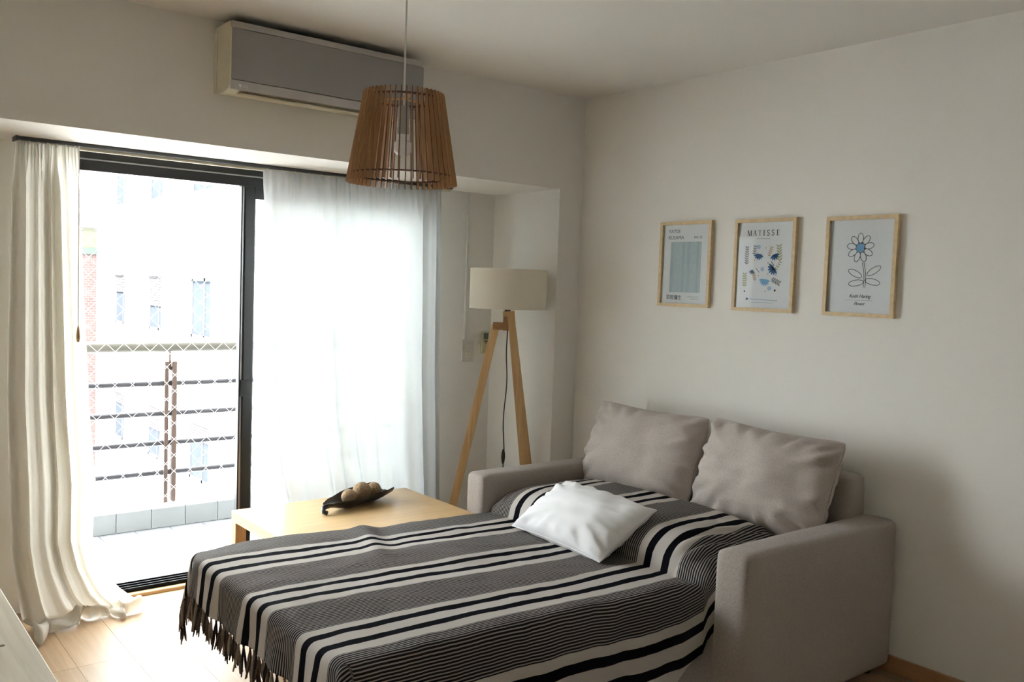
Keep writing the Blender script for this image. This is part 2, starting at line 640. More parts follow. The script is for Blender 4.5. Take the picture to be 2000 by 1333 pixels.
tag(MB().box(XL - .2, 0.2, YB - .2, 0.85, H, H + 0.2).build('ceiling', CEIL), kind='structure')
tag(MB().box(0, 0.2, YB - .2, 0.0, -0.1, H).build('wall_right', WALL), kind='structure')
tag(MB().box(XL - .2, XL, YB - .2, 0.0, -0.1, H).build('wall_left', WALL), kind='structure')
tag(MB().box(XL, 0, YB - .2, YB, -0.1, H).build('wall_near', WALL), kind='structure')
wf = MB()
wf.box(XL - .2, RX0, 0, RY, -.1, H)
wf.box(RX1, 0.2, 0, RY, -.1, H)
wf.box(RX0, RX1, 0, RY, LZ, H)
wf.box(XL - .2, WX0, RY, 0.75, -.1, H)
wf.box(WX1, DX0, RY, 0.75, -.1, H)
wf.box(DX1, 0.2, RY, 0.75, -.1, H)
wf.box(DX0, DX1, RY, 0.75, LZ, H)
wf.box(WX0, WX1, RY, 0.75, LZ, H)
tag(wf.build('wall_far', WALL), kind='structure')


def base(name, x0, x1, y0, y1):
    tag(MB().box(x0, x1, y0, y1, 0, 0.07, 0.003, 1).build(name, BASEW), kind='structure')


base('baseboard_right', -0.013, 0, YB, -0.013)
base('baseboard_left', XL, XL + 0.013, YB, -0.013)
base('baseboard_near', XL + .013, -0.013, YB, YB + 0.013)
base('baseboard_far', RX1 + 0.0, 0, -0.013, 0)
base('baseboard_pier', XL + .013, RX0, -0.013, 0)
base('baseboard_recess', RX1 - .013, RX1, 0.0, RY - .013)
tag(MB().box(WX0, WX1, 0.535, 0.572, -0.005, 0.016, 0.003, 1).build('trim_2', STRIPW), kind='structure')  # threshold strip of the added door
tag(MB().box(DX0, DX1, 0.535, 0.572, -0.005, 0.016, 0.003, 1).build('trim_1', STRIPW), kind='structure')

# outside of our own block, with the opening of the balcony door
fa = MB()
fa.box(-8, WX0, 0.75, 0.87, -12, 6)
fa.box(WX1, DX0, 0.75, 0.87, -12, 6)
fa.box(WX0, WX1, 0.75, 0.87, LZ, 6)
fa.box(WX0, WX1, 0.75, 0.87, -12, -0.13)
fa.box(DX1, 6, 0.75, 0.87, -12, 6)
fa.box(DX0, DX1, 0.75, 0.87, LZ, 6)
fa.box(DX0, DX1, 0.75, 0.87, -12, -0.13)
tag(fa.build('wall_facade', FACADE), kind='structure')

# ------------------------------------------------------------------ balcony door
dr = Thing('door_1', ((DX0 + DX1) / 2, 0.62, 0), kind='structure')
dr.part('head_track', MB().box(DX0, DX1, 0.565, 0.70, 2.037, LZ).box(DX0, DX1, 0.575, 0.70, 1.984, 2.031), BLACKF)
dr.part('head_seal', MB().box(DX0, DX1, 0.570, 0.70, 2.031, 2.037), GREYF)
dr.part('cover_cap', MB().cyl((-2.497, 0.5755, 2.012), (-2.497, 0.570, 2.012), 0.009, n=20), BLACKF)
dr.part('jamb', MB().box(DX0, DX0 + 0.05, 0.57, 0.70, 0, 1.984), BLACKF)
dr.part('jamb', MB().box(DX1 - 0.05, DX1, 0.57, 0.70, 0, 1.984), BLACKF)
st = MB().box(DX0, DX1, 0.572, 0.70, -0.02, 0.012)
dr.part('sill_track', st, BLACKM)
for yy in (0.574, 0.606, 0.640, 0.672):
    dr.part('track_rib', MB().box(DX0, DX1, yy, yy + 0.007, 0.012, 0.034), BLACKM)
for yy in (0.592, 0.626, 0.658):
    dr.part('track_groove', MB().box(DX0, DX1, yy, yy + 0.008, 0.012, 0.0145), RAILM)


def panel(x0, x1, y0, y1):
    p = MB().box(x0, x0 + 0.008, y0, y1, 0.03, 1.99).box(x0 + 0.022, x0 + 0.072, y0, y1, 0.03, 1.99, 0.003, 1)
    po = dr.part('sliding_panel', p.box(x1 - .07, x1, y0, y1, .03, 1.99).box(x0 + .072, x1 - .07, y0, y1, .03, .115).box(x0 + .072, x1 - .07, y0, y1, 1.925, 1.99), BLACKF)
    dr.part('stile_groove', MB().box(x0 + 0.008, x0 + 0.022, y0 + 0.012, y1, 0.03, 1.99), GREYF, parent=po)
    dr.part('handle', MB().box(x0 + 0.007, x0 + 0.07, y0 - 0.004, y0 + 0.02, 0.925, 1.01, 0.004, 2), BLACKF, parent=po)
    ym = (y0 + y1) / 2
    dr.part('pane', MB().box(x0 + .07, x1 - .068, ym - .003, ym + .003, .11, 1.93), GLASS, parent=po)


panel(-1.770, -0.66, 0.583, 0.617)
panel(-1.745, -0.63, 0.632, 0.666)

w2 = Thing('added_door_2', ((WX0 + WX1) / 2, 0.62, 0), kind='structure')  # unseen door, added to let more daylight into the room
w2.part('frame', MB().box(WX0, WX1, .57, .70, 1.984, LZ).box(WX0, WX0 + .05, .57, .70, 0, 1.984).box(WX1 - .05, WX1, .57, .70, 0, 1.984).box(WX0, WX1, .572, .70, -.02, .034), BLACKF)
wm_ = (WX0 + WX1) / 2
for a_, c_ in ((WX0 + .05, wm_ + .03), (wm_ - .03, WX1 - .05)):
    yq = .60 if a_ < wm_ - .1 else .64
    po = w2.part('sliding_panel', MB().box(a_, a_ + .06, yq, yq + .034, .034, 1.984).box(c_ - .06, c_, yq, yq + .034, .034, 1.984).box(a_ + .06, c_ - .06, yq, yq + .034, .034, .115).box(a_ + .06, c_ - .06, yq, yq + .034, 1.92, 1.984), BLACKF)
    w2.part('pane', MB().box(a_ + .055, c_ - .055, yq + .014, yq + .020, .11, 1.925), GLASS, parent=po)

# ------------------------------------------------------------------ balcony
bf = MB().box(-6.5, 2.0, 0.70, 1.78, -0.13, 0.012).build('balcony_floor', GROUT)
tag(bf, kind='structure')
tme = MB().box(-0.0975, 0.0975, -0.0975, 0.0975, -0.004, 0.008, 0.002, 1).mesh('tile', TILE)
for i in range(19):
    for j in range(5):
        link('tile', tme, bf, (-3.662 + 0.198 * i, 0.80 + 0.198 * j - 0.096 + 0.097, 0.012))
up = MB().box(-6.5, 2.0, 1.608, 1.78, 0.0, 0.152).build('balcony_upstand', COPING)
tag(up, kind='structure')
ume = MB().box(-0.0972, 0.0972, -0.006, 0.006, 0.0, 0.118, 0.002, 1).mesh('tile', TILEU)
for i in range(19):
    link('tile', ume, up, (-1.883 + 0.0985 + 0.198 * (i - 9), 1.604, 0.0225))
tag(MB().box(-6.5, 2.0, 0.87, 1.85, 2.62, 2.80).build('balcony_ceiling', FACADE), kind='structure')

rl = Thing('balcony_railing', (-1.756, 1.70, 0.152), 'dark steel balcony railing with a thick cream handrail', 'railing')
rl.part('handrail', MB().cyl((-6.4, 1.70, 1.098), (1.9, 1.70, 1.098), 0.033, n=20), HANDR, True)
for z in (0.876, 0.694, 0.514, 0.334):
    rl.part('rail', MB().cyl((-6.4, 1.70, z), (1.9, 1.70, z), 0.016, n=12), BARM, True)
for cx in (-5.356, -3.556, -1.756, 0.044, 1.844):
    for a, c in ((-.036, -.012), (.010, .037)):
        rl.part('post', MB().box(cx + a, cx + c, 1.674, 1.728, 0.150, 1.008, 0.002, 1), POSTM)
    rl.part('handrail_bracket', MB().cyl((cx, 1.70, 0.968), (cx, 1.70, 1.07), 0.007, n=10).cyl((cx - .014, 1.70, 0.966), (cx + .012, 1.70, 0.966), 0.011, n=10), POSTM)

# safety net: real cords, two directions
nb = MB()
NP, NX0, NX1, NZ0, NZ1, NY = 0.097, -6.3, 0.6, 0.155, 2.62, 1.632
for sgn in (1, -1):
    k = int((NX0 - 3) / NP)
    while k * NP < NX1 + 3:
        c = k * NP
        # x = c + sgn*(z-NZ0)
        pts = []
        za, zb = NZ0, NZ1
        xa, xb = c + sgn * 0, c + sgn * (NZ1 - NZ0)
        lo, hi = 0.0, 1.0
        dx = xb - xa
        for lim, s_ in ((NX0, 1), (NX1, -1)):
            t = (lim - xa) / dx
            if (dx > 0) == (s_ == 1):
                lo = max(lo, t)
            else:
                hi = min(hi, t)
        if hi - lo > 0.005:
            y = NY + 0.002 * sgn
            nb.cyl((xa + dx * lo, y, za + (zb - za) * lo), (xa + dx * hi, y, za + (zb - za) * hi), 0.0015, n=5, cap=False)
        k += 1
nb.tube([(NX0, NY, NZ0), (NX1, NY, NZ0)], 0.004, 6)
tag(nb.build('safety_net', NETM), 'white diamond mesh safety net stretched inside the balcony railing', 'net')

# ------------------------------------------------------------------ buildings opposite
BX = 2.5
wb = Thing('apartment_building', (BX + 3, 12, -12), 'white apartment block with rows of shuttered windows across the street', 'building')
cols = [(18.42, 19.72), (15.68, 17.0), (12.80, 14.26)]
rows = [0.30 + 2.84 * k for k in range(-4, 4)]
WH = 1.2
wm = MB()
YA, YE, ZA, ZB = 4.0, 20.2, -12.0, 11.5
TH = 0.22
ycuts = [YA] + sorted([v for c in cols for v in c]) + [YE]
for i in range(len(ycuts) - 1):
    y0, y1 = ycuts[i], ycuts[i + 1]
    if (y0, y1) in cols:
        zz = ZA
        for z0 in rows:
            wm.box(BX, BX + TH, y0, y1, zz, z0)
            zz = z0 + WH
        wm.box(BX, BX + TH, y0, y1, zz, ZB)
    else:
        wm.box(BX, BX + TH, y0, y1, ZA, ZB)
wm.box(BX + TH, BX + 6, YA, YE, ZA, ZB)
wb.part('wall', wm, FACADE)
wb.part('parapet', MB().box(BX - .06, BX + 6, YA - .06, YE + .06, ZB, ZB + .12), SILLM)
for ci, (y0, y1) in enumerate(cols):
    for ri, z0 in enumerate(rows):
        xg = BX + TH - 0.05
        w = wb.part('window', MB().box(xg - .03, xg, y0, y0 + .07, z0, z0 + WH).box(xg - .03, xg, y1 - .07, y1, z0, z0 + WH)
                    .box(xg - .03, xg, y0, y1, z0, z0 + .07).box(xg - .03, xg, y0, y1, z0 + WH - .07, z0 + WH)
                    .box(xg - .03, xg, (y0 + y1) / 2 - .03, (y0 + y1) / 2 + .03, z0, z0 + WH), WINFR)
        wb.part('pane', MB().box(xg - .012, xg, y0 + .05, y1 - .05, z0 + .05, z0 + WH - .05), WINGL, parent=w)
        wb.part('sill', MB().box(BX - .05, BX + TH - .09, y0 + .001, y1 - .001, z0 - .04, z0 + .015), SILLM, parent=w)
        sh = [0.36, 0.55, 0.0][ci] if ri == 4 else ([0.25, 0.45, 0.3][ci] if ri == 3 else random.choice([0.2, 0.4, 0.0]))
        if sh > 0:
            smb = MB()
            n = int(WH * sh / 0.06)
            for q in range(n):
                zt = z0 + WH - q * 0.06
                smb.box(xg - .07, xg - .045, y0 + .02, y1 - .02, zt - .054, zt)
            wb.part('shutter', smb, SHUT, parent=w)

bb = Thing('brick_building', (-2, 24, -12), 'red brick building with a beige and green band beside the white block', 'building')
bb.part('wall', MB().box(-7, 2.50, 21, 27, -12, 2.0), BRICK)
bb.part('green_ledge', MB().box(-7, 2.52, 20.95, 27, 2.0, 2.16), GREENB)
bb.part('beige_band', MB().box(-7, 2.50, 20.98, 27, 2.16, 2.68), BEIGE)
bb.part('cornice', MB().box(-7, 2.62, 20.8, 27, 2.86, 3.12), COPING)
bb.part('upper_wall', MB().box(-7, 2.50, 21.0, 27, 2.68, 8.0), FACADE)
tag(MB().box(-60, 60, 0.9, 90, -12.2, -12).build('street_ground', GROUND), kind='structure')

# ================================================================== SOFA BED
SX0, SX1 = -1.0, -0.015
FY0, FY1 = -0.478, -0.335        # far arm
NY0, NY1 = -1.985, -1.835        # near arm
sofa = Thing('sofa_bed', (-0.5, -1.16, 0), 'grey beige linen sofa bed pulled out against the right wall', 'sofa bed')


def puffbox(x0, x1, y0, y1, z0, z1, bev, amp=0.004, seed=0.0):
    mb = MB().box(x0, x1, y0, y1, z0, z1)
    bmesh.ops.subdivide_edges(mb.bm, edges=mb.bm.edges[:], cuts=10, use_grid_fill=True)
    cx, cy, cz = (x0 + x1) / 2, (y0 + y1) / 2, (z0 + z1) / 2
    hx, hy, hz = (x1 - x0) / 2, (y1 - y0) / 2, (z1 - z0) / 2
    for v in mb.bm.verts:
        # round the box: clamp to the inner box then push out by the bevel radius
        p = v.co
        # redistribute the cuts towards the rims
        q = []
        for c, h, a in ((cx, hx, p.x), (cy, hy, p.y), (cz, hz, p.z)):
            t = (a - c) / h
            t = math.sin(t * PI / 2)
            q.append(c + t * h)
        p = Vector(q)
        ins = Vector((max(x0 + bev, min(x1 - bev, p.x)), max(y0 + bev, min(y1 - bev, p.y)), max(z0 + bev, min(z1 - bev, p.z))))
        d = p - ins
        if d.length > 1e-6:
            d.normalize()
            p = ins + d * bev
        n_ = (p - Vector((cx, cy, cz)))
        puff = amp * (1 - abs((p.x - cx) / hx) ** 4) * (1 - abs((p.z - cz) / hz) ** 4)
        p.y += math.copysign(puff, p.y - cy)
        p.z += amp * .6 * fbm(p.x * 5 + seed, p.y * 5, p.z * 5)
        v.co = p
    return mb


for y0, y1, sd_ in ((FY0, FY1, 1.0), (NY0, NY1, 5.0)):
    ar = sofa.part('arm', puffbox(SX0, SX1, y0, y1, 0.035, 0.638, 0.03, 0.006, sd_), SOFA, 'all')
    e = 0.004
    for yy in (y0 + .012, y1 - .012):
        sofa.part('seam', MB().tube([(SX0 + .014, yy, 0.07), (SX0 + .012, yy, 0.60), (SX0 + .016, yy, .618), (SX0 + .03, yy, .628), (-0.06, yy, .629)], 0.0035, 6), SOFA, True, parent=ar)
sofa.part('backrest', puffbox(-0.155, -0.018, -1.842, FY0, 0.06, 0.80, 0.035, 0.004, 9.0), SOFA, 'all')
sofa.part('front_panel', MB().box(-0.93, -0.90, NY1, FY0, 0.05, 0.33, 0.008, 2), SOFA)
sofa.part('seat_deck', MB().box(-0.90, -0.15, NY1, FY0, 0.05, 0.30), SOFA)
for x in (-0.93, -0.09):
    for y in (FY0 + .07, NY0 + .07):
        sofa.part('foot', MB().cyl((x, y, 0), (x, y, 0.045), 0.022, 0.028), FEET)

MY0, MY1 = -1.715, -0.475      # mattress sides


def bed_z(x):
    return 0.462 + 0.030 * smooth01((-0.9 - x) / 1.4)


mt = MB()
for a, c in ((-2.36, -1.66), (-1.655, -0.96), (-0.955, -0.17)):
    pass
mt = puffbox(-2.37, -0.17, MY0 + .012, MY1 - .012, 0.335, 0.448, 0.03, 0.0, 3.0)
for v in mt.bm.verts:
    v.co.z += bed_z(v.co.x) - 0.462 + 0.002
mo = sofa.part('mattress', mt, MATT, 'all')
sofa.part('bed_frame', MB().box(-2.34, -0.92, MY0 + .02, MY0 + .05, .305, .335).box(-2.34, -0.92, MY1 - .05, MY1 - .02, .305, .335)
          .box(-2.34, -2.31, MY0 + .02, MY1 - .02, .305, .335), METAL)
for x in (-2.05, -1.25):
    for y in (MY0 + .12, MY1 - .12):
        sofa.part('bed_leg', MB().cyl((x, y, 0), (x, y, .31), .014, n=12), METAL, True)

# ------------------------------------------------------------------ blanket
FOOT = -2.385
bl = Thing('striped_blanket', (-1.3, -1.1, 0.5), 'black, grey and cream striped blanket with tassels over the sofa bed', 'blanket')


def hump(x, y):
    # long bolster shape under the blanket at the head end
    tx = (x + 0.60) / 0.365
    if abs(tx) >= 1:
        hx = 0.0
    else:
        hx = (1 - abs(tx) ** 5) ** 0.5
    if x > -0.60:
        hx = 1.0 - 0.75 * smooth01((x + 0.50) / 0.18)
    ty = (y + 1.135) / 0.665
    a = abs(ty)
    hy = 0.0 if a >= 1 else (1 - a ** 4.5) ** 0.5
    return 0.150 * hx * hy


def top_z(x, y):
    z = bed_z(x) + 0.008 + hump(x, y)
    # soft wrinkles
    z += 0.0065 * fbm(x * 2.3, y * 4.0, 1.3) + 0.0022 * fbm(x * 9, y * 12, 4.0)
    # a crease running over the far half, and small folds near the bolster
    z += 0.010 * math.exp(-((x + 1.72 - 0.35 * (y + 0.7)) / 0.045) ** 2) * smooth01((y + 1.1) / 0.4)
    z -= 0.006 * math.exp(-((x + 1.63 - 0.35 * (y + 0.7)) / 0.05) ** 2) * smooth01((y + 1.1) / 0.4)
    if x > -1.0:
        z += 0.010 * math.exp(-((y + 1.66) / 0.09) ** 2) * math.sin((y + .25 * x) * 95) * smooth01((x + 1.0) / 0.15) * smooth01((-.3 - x) / .15)
        z += 0.006 * math.exp(-((y + 0.55) / 0.07) ** 2) * math.sin((y - .3 * x) * 110) * smooth01((x + 1.0) / 0.1)
    return z


def edges(x):
    """far and near edge of the top at this x"""
    k = smooth01((x + 1.06) / 0.16)
    yf = MY1 + 0.035 * smooth01((-1.3 - x) / 0.9) - 0.018 * k
    yn = MY0 - 0.012 - 0.075 * k
    return yf, yn


RC = 0.035


def section(x, smin, smax, ns):
    """cross-section sampled evenly in arc length; arc length equals y at y=-1.1"""
    yf, yn = edges(x)
    pts = []
    kk = smooth01((x + 1.06) / 0.16)
    # far drop
    zt = top_z(x, yf - RC)
    for q in range(14):
        d = 0.5 * (1 - q / 13)
        pts.append((yf + 0.006 * math.sin(d * 20 + x * 9), zt - RC - d))
    for q in range(1, 7):
        a = PI / 2 * q / 6
        pts.append((yf - RC + RC * math.cos(a), zt - RC + RC * math.sin(a)))
    n = 150
    for q in range(1, n):
        y = yf - RC + (yn + RC - yf + RC) * q / n
        pts.append((y, top_z(x, y)))
    zt = top_z(x, yn + RC)
    for q in range(0, 7):
        a = PI / 2 * q / 6
        pts.append((yn + RC - RC * math.sin(a), zt - RC + RC * math.cos(a)))
    for q in range(1, 20):
        d = 0.6 * q / 19
        wv_ = (0.010 * math.sin(x * 13 + 1) + 0.008 * math.sin(x * 29 + 2 + d * 4)) * min(1, d / 0.25) * (1 - kk)
        flare = 0.03 * min(1, d / 0.4) * (1 - kk)
        pts.append((yn - flare + wv_ * 0.8, zt - RC - d))
    # arc length
    acc = [0.0]
    for a, c in zip(pts, pts[1:]):
        acc.append(acc[-1] + math.hypot(c[0] - a[0], c[1] - a[1]))
    # zero: where y passes -1.1 on the top, so that s=-y there
    i0 = next(i for i, p in enumerate(pts) if i > 20 and p[0] <= -1.1)
    t = (pts[i0 - 1][0] + 1.1) / (pts[i0 - 1][0] - pts[i0][0])
    s0 = acc[i0 - 1] + t * (acc[i0] - acc[i0 - 1])
    ss = [a - s0 + 1.1 for a in acc]
    out = []
    j = 0
    for k in range(ns):
        s = smin + (smax - smin) * k / (ns - 1)
        while j < len(ss) - 2 and ss[j + 1] < s:
            j += 1
        t = (s - ss[j]) / max(1e-9, ss[j + 1] - ss[j])
        out.append((s, pts[j][0] + t * (pts[j + 1][0] - pts[j][0]), pts[j][1] + t * (pts[j + 1][1] - pts[j][1])))
    return out


SMIN = 0.215
NS = 300


def s_end(x):
    if x < -1.35:
        return 2.17
    return 2.17 - 0.17 * smooth01((x + 1.24) / 0.26)


bm = bmesh.new()
uvl = bm.loops.layers.uv.new('UVMap')
HANGF = 0.135
rowsv = []
nx = 150
xs_ = []
for i in range(nx):
    t = i / (nx - 1)
    x = -0.20 + (FOOT + 0.03 + 0.20) * t
    xs_.append(('top', x, 0.0))
for i in range(1, 20):
    xs_.append(('hang', FOOT + 0.03, HANGF * 1.22 * i / 19))


def fold_pt(y, z, da, s):
    """carry a section point at the foot line over the foot edge by da of cloth"""
    x0 = FOOT + 0.03
    yf, yn = edges(x0)
    R = 0.03
    ztop = top_z(x0, max(min(y, yf - RC), yn + RC))
    drop_side = max(0.0, (ztop - z))
    if drop_side < 0.004 or (yn + RC * .6 < y < yf - RC * .6):
        a = min(da / R, PI / 2)
        rest = max(0.0, da - R * PI / 2)
        wv_ = 0.006 * math.sin(y * 23) + 0.004 * math.sin(y * 47 + 1)
        return Vector((x0 - R * math.sin(a) - wv_ * min(1, rest / 0.08) - 0.012 * rest / 0.13, y, z - R * (1 - math.cos(a)) - rest))
    # corner: both overhangs -> a hanging ear
    far = y > -1.1
    d = math.hypot(drop_side, da)
    th = math.atan2(da, drop_side)
    ear = min(drop_side, da)
    aa = min(d / 0.035, PI / 2)
    rr = 0.035 * math.sin(aa) + 0.30 * ear * (0.4 + 0.6 * math.sin(2 * th))
    cy = (yf - RC) if far else (yn + RC)
    sg = 1 if far else -1
    rest = max(0.0, d - 0.055)
    px = x0 - rr * math.sin(th)
    py = cy + sg * (rr * math.cos(th))
    return Vector((px, py, ztop - 0.035 * (1 - math.cos(aa)) - rest))


for kind, x, da in xs_:
    sec = section(x, SMIN, s_end(x), NS)
    rv = []
    for (s, y, z) in sec:
        if kind == 'top':
            v = bm.verts.new((x, y, z))
        else:
            v = bm.verts.new(fold_pt(y, z, da, s))
        rv.append((v, s, -x + da))
    rowsv.append(rv)
for a, c in zip(rowsv, rowsv[1:]):
    for k in range(NS - 1):
        q = (a[k], a[k + 1], c[k + 1], c[k])
        f_ = bm.faces.new([w[0] for w in q])
        f_.smooth = True
        for lp, w in zip(f_.loops, q):
            lp[uvl].uv = (w[2], w[1])
for v in bm.verts:                      # soft rounded far foot corner
    k_ = smooth01((v.co.y + 0.66) / 0.22) * smooth01((-2.12 - v.co.x) / 0.24)
    v.co.x += 0.040 * k_ * k_
    v.co.z -= 0.016 * k_
hem = [(w[0].co.copy(), w[1]) for w in rowsv[-1]]
hemprev = [w[0].co.copy() for w in rowsv[-3]]
bmesh.ops.translate(bm, verts=bm.verts, vec=-bl.base)
me = bpy.data.meshes.new('cloth')
bm.to_mesh(me)
bm.free()
me.materials.append(STRIPED)
cl = link('cloth', me, bl.o)
sm = cl.modifiers.new('thickness', 'SOLIDIFY')
sm.thickness = 0.003
sm.offset = -1


def tassel_mesh(seed, mat, L):
    rnd = random.Random(seed)
    mb = MB()
    bmesh.ops.create_icosphere(mb.bm, subdivisions=1, radius=0.0055, matrix=Matrix.Translation((0, 0, -0.003)))
    for k in range(3):
        a = 2 * PI * k / 3 + rnd.random()
        dx, dy = 0.006 * math.cos(a), 0.006 * math.sin(a)
        bx, by = rnd.uniform(-.012, .012), rnd.uniform(-.01, .01)
        mb.tube([(0, 0, -0.004), (dx * .7, dy * .7, -L * .35), (dx + bx * .5, dy + by * .5, -L * .7), (dx * 1.2 + bx, dy * 1.2 + by, -L * rnd.uniform(.92, 1.05))],
                [0.003, 0.0042, 0.0045, 0.0022], 5)
    return mb.mesh('tassel', mat, True)


tms = [tassel_mesh(i, (TASB, TASW, TASR)[i % 3], 0.085 + 0.010 * (i % 4)) for i in range(9)]
acc = 0.0
last = hem[0][0]
nxt = 0.0
cnt = 0
for (p, s) in hem:
    acc += (p - last).length
    last = p
    if acc >= nxt:
        o = link('tassel', tms[(cnt * 5 + 1) % 9], bl.o, p - bl.base)
        o.rotation_euler = (random.uniform(-.08, .08), random.uniform(-.08, .08), random.uniform(0, 6.28))
        nxt += 0.029 + random.uniform(-.004, .004)
        cnt += 1


# ------------------------------------------------------------------ cushions
def pillow_mesh(name, w, h, t, mat, seed, pinch=0.06, wr=0.006, n=44, pw=2.4, corner=0.05):
    mb = MB()
    bmx = mb.bm
    tops = {}
    bots = {}
    for i in range(n + 1):
        for j in range(n + 1):
            u = math.sin((i / n * 2 - 1) * PI / 2)
            v = math.sin((j / n * 2 - 1) * PI / 2)
            # concave outline between pointed corners
            x = u * w / 2 * (1 - pinch * h / w * (1 - abs(v) ** 2) * abs(u) ** 6)
            y = v * h / 2 * (1 - pinch * (1 - abs(u) ** 2) * abs(v) ** 6)
            th = t / 2 * ((1 - abs(u) ** pw) * (1 - abs(v) ** pw)) ** 0.5
            # wrinkles: strongest near the rim, running in from it
            cr2 = 1 - corner * (abs(u) ** 7) * (abs(v) ** 7)
            x *= cr2
            y *= cr2
            rim = max(abs(u), abs(v))
            ang = math.atan2(v, u)
            wk = wr * (rim ** 3) * (1 - rim ** 12) * (math.sin(ang * 17 + seed + 2 * fbm(u * 2, v * 2, seed)) + 0.6 * math.sin(ang * 31 + seed * 2))
            wk += wr * 0.9 * fbm(u * 2.2 + seed, v * 2.2, seed)
            edge = i in (0, n) or j in (0, n)
            tops[i, j] = bmx.verts.new((x, y, th + (0 if edge else wk)))
            if edge:
                bots[i, j] = tops[i, j]
            else:
                bots[i, j] = bmx.verts.new((x, y, -th + wk * 0.5))
    for i in range(n):
        for j in range(n):
            bmx.faces.new((tops[i, j], tops[i + 1, j], tops[i + 1, j + 1], tops[i, j + 1]))
            bmx.faces.new((bots[i, j], bots[i, j + 1], bots[i + 1, j + 1], bots[i + 1, j]))
    rim = [tops[i, 0].co.copy() for i in range(n + 1)] + [tops[n, j].co.copy() for j in range(1, n + 1)] + [tops[i, n].co.copy() for i in range(n - 1, -1, -1)] + [tops[0, j].co.copy() for j in range(n - 1, 0, -1)]
    return mb.mesh(name, mat, 'all'), rim


def pillow(name, center, xdir, ydir, w, h, t, mat, seed, label, cat, group=None, **k):
    me_, rim = pillow_mesh('cover', w, h, t, mat, seed, **k)
    o = empty(name, (0, 0, 0))
    X = Vector(xdir).normalized()
    Y = Vector(ydir)
    Y = (Y - X * Y.dot(X)).normalized()
    Z = X.cross(Y)
    M = Matrix((X, Y, Z)).transposed().to_4x4()
    M.translation = center
    o.matrix_world = M
    tag(o, label, cat, group)
    link('cover', me_, o)
    mb = MB()
    mb.tube(rim + [rim[0]], 0.0028, 5)
    mb.build('seam', mat, o, True)
    return o


# far and near back cushion: face towards -x, leaning on the backrest
pillow('back_cushion', (-0.272, -0.795, 0.738), (0, -1, 0.0), (0.33, 0, 0.94), 0.725, 0.46, 0.25, CUSH, 1.3,
       'plump grey linen back cushion next to the window end of the sofa', 'cushion', 'sofa back cushions', pinch=0.085, wr=0.017)
pillow('back_cushion', (-0.278, -1.508, 0.738), (-0.02, -1, -0.02), (0.33, 0, 0.94), 0.69, 0.47, 0.25, CUSH, 4.1,
       'wrinkled grey linen back cushion beside the near sofa arm', 'cushion', 'sofa back cushions', pinch=0.09, wr=0.022)
bl_, br_ = Vector((-1.055, -0.83, 0.495)), Vector((-1.12, -1.445, 0.495))
tl_, tr_ = Vector((-0.80, -0.785, 0.655)), Vector((-0.815, -1.345, 0.655))
pillow('throw_pillow', (bl_ + br_ + tl_ + tr_) / 4 + Vector((-.004, 0, -0.004)), (br_ - bl_) + (tr_ - tl_), (tl_ - bl_) + (tr_ - br_), 0.590, 0.335, 0.16, PILL, 2.2,
       'small white rectangular pillow lying on the striped blanket', 'pillow', pinch=0.07, wr=0.010, corner=0.0)

# ================================================================== COFFEE TABLE
TX0, TX1, TY0, TY1, TZ = -1.946, -1.007, -0.424, 0.196, 0.450
ct = Thing('coffee_table', ((TX0 + TX1) / 2, (TY0 + TY1) / 2, 0), 'low light oak coffee table between the window and the bed', 'table')
ct.part('table_top', MB().box(TX0, TX1, TY0, TY1, TZ - 0.050, TZ, 0.0025, 2), TABLEW)
for x in (TX0, TX1 - .052):
    for y in (TY0, TY1 - .052):
        ct.part('leg', MB().box(x + .0005, x + .0515, y + .0005, y + .0515, 0, TZ - .050, 0.002, 1), PINE)

# leaf dish
A0 = Vector((-1.605, -0.075, TZ))
A1 = Vector((-1.165, 0.085, TZ))
dx_ = (A1 - A0).normalized()
dy_ = Vector((-dx_.y, dx_.x, 0))
LEN = (A1 - A0).length
dish = Thing('leaf_dish', tuple((A0 + A1) / 2), 'black leaf-shaped wooden dish on the oak coffee table', 'dish')


def dish_pt(u, v, under):
    # u 0..1 along, v -1..1 across
    wd = 0.088 * (math.sin(PI * min(1, (u * 0.74 + 0.03))) ** 0.8) * (1 - 0.10 * u) + 0.004
    x = u * LEN
    y = v * wd
    depth = 0.042 * (v * v) + 0.010 * abs(v) ** 6
    endl = 0.022 * smooth01((u - 0.62) / 0.38) ** 1.3 + 0.022 * smooth01((0.30 - u) / 0.30)
    z = 0.010 + depth * math.sin(PI * max(.04, min(.96, u * .85))) ** 0.6 + endl
    if under:
        z -= 0.0095 * (1 - 0.35 * abs(v))
    return A0 + dx_ * x + dy_ * y + Vector((0, 0, max(z, 0.0006)))


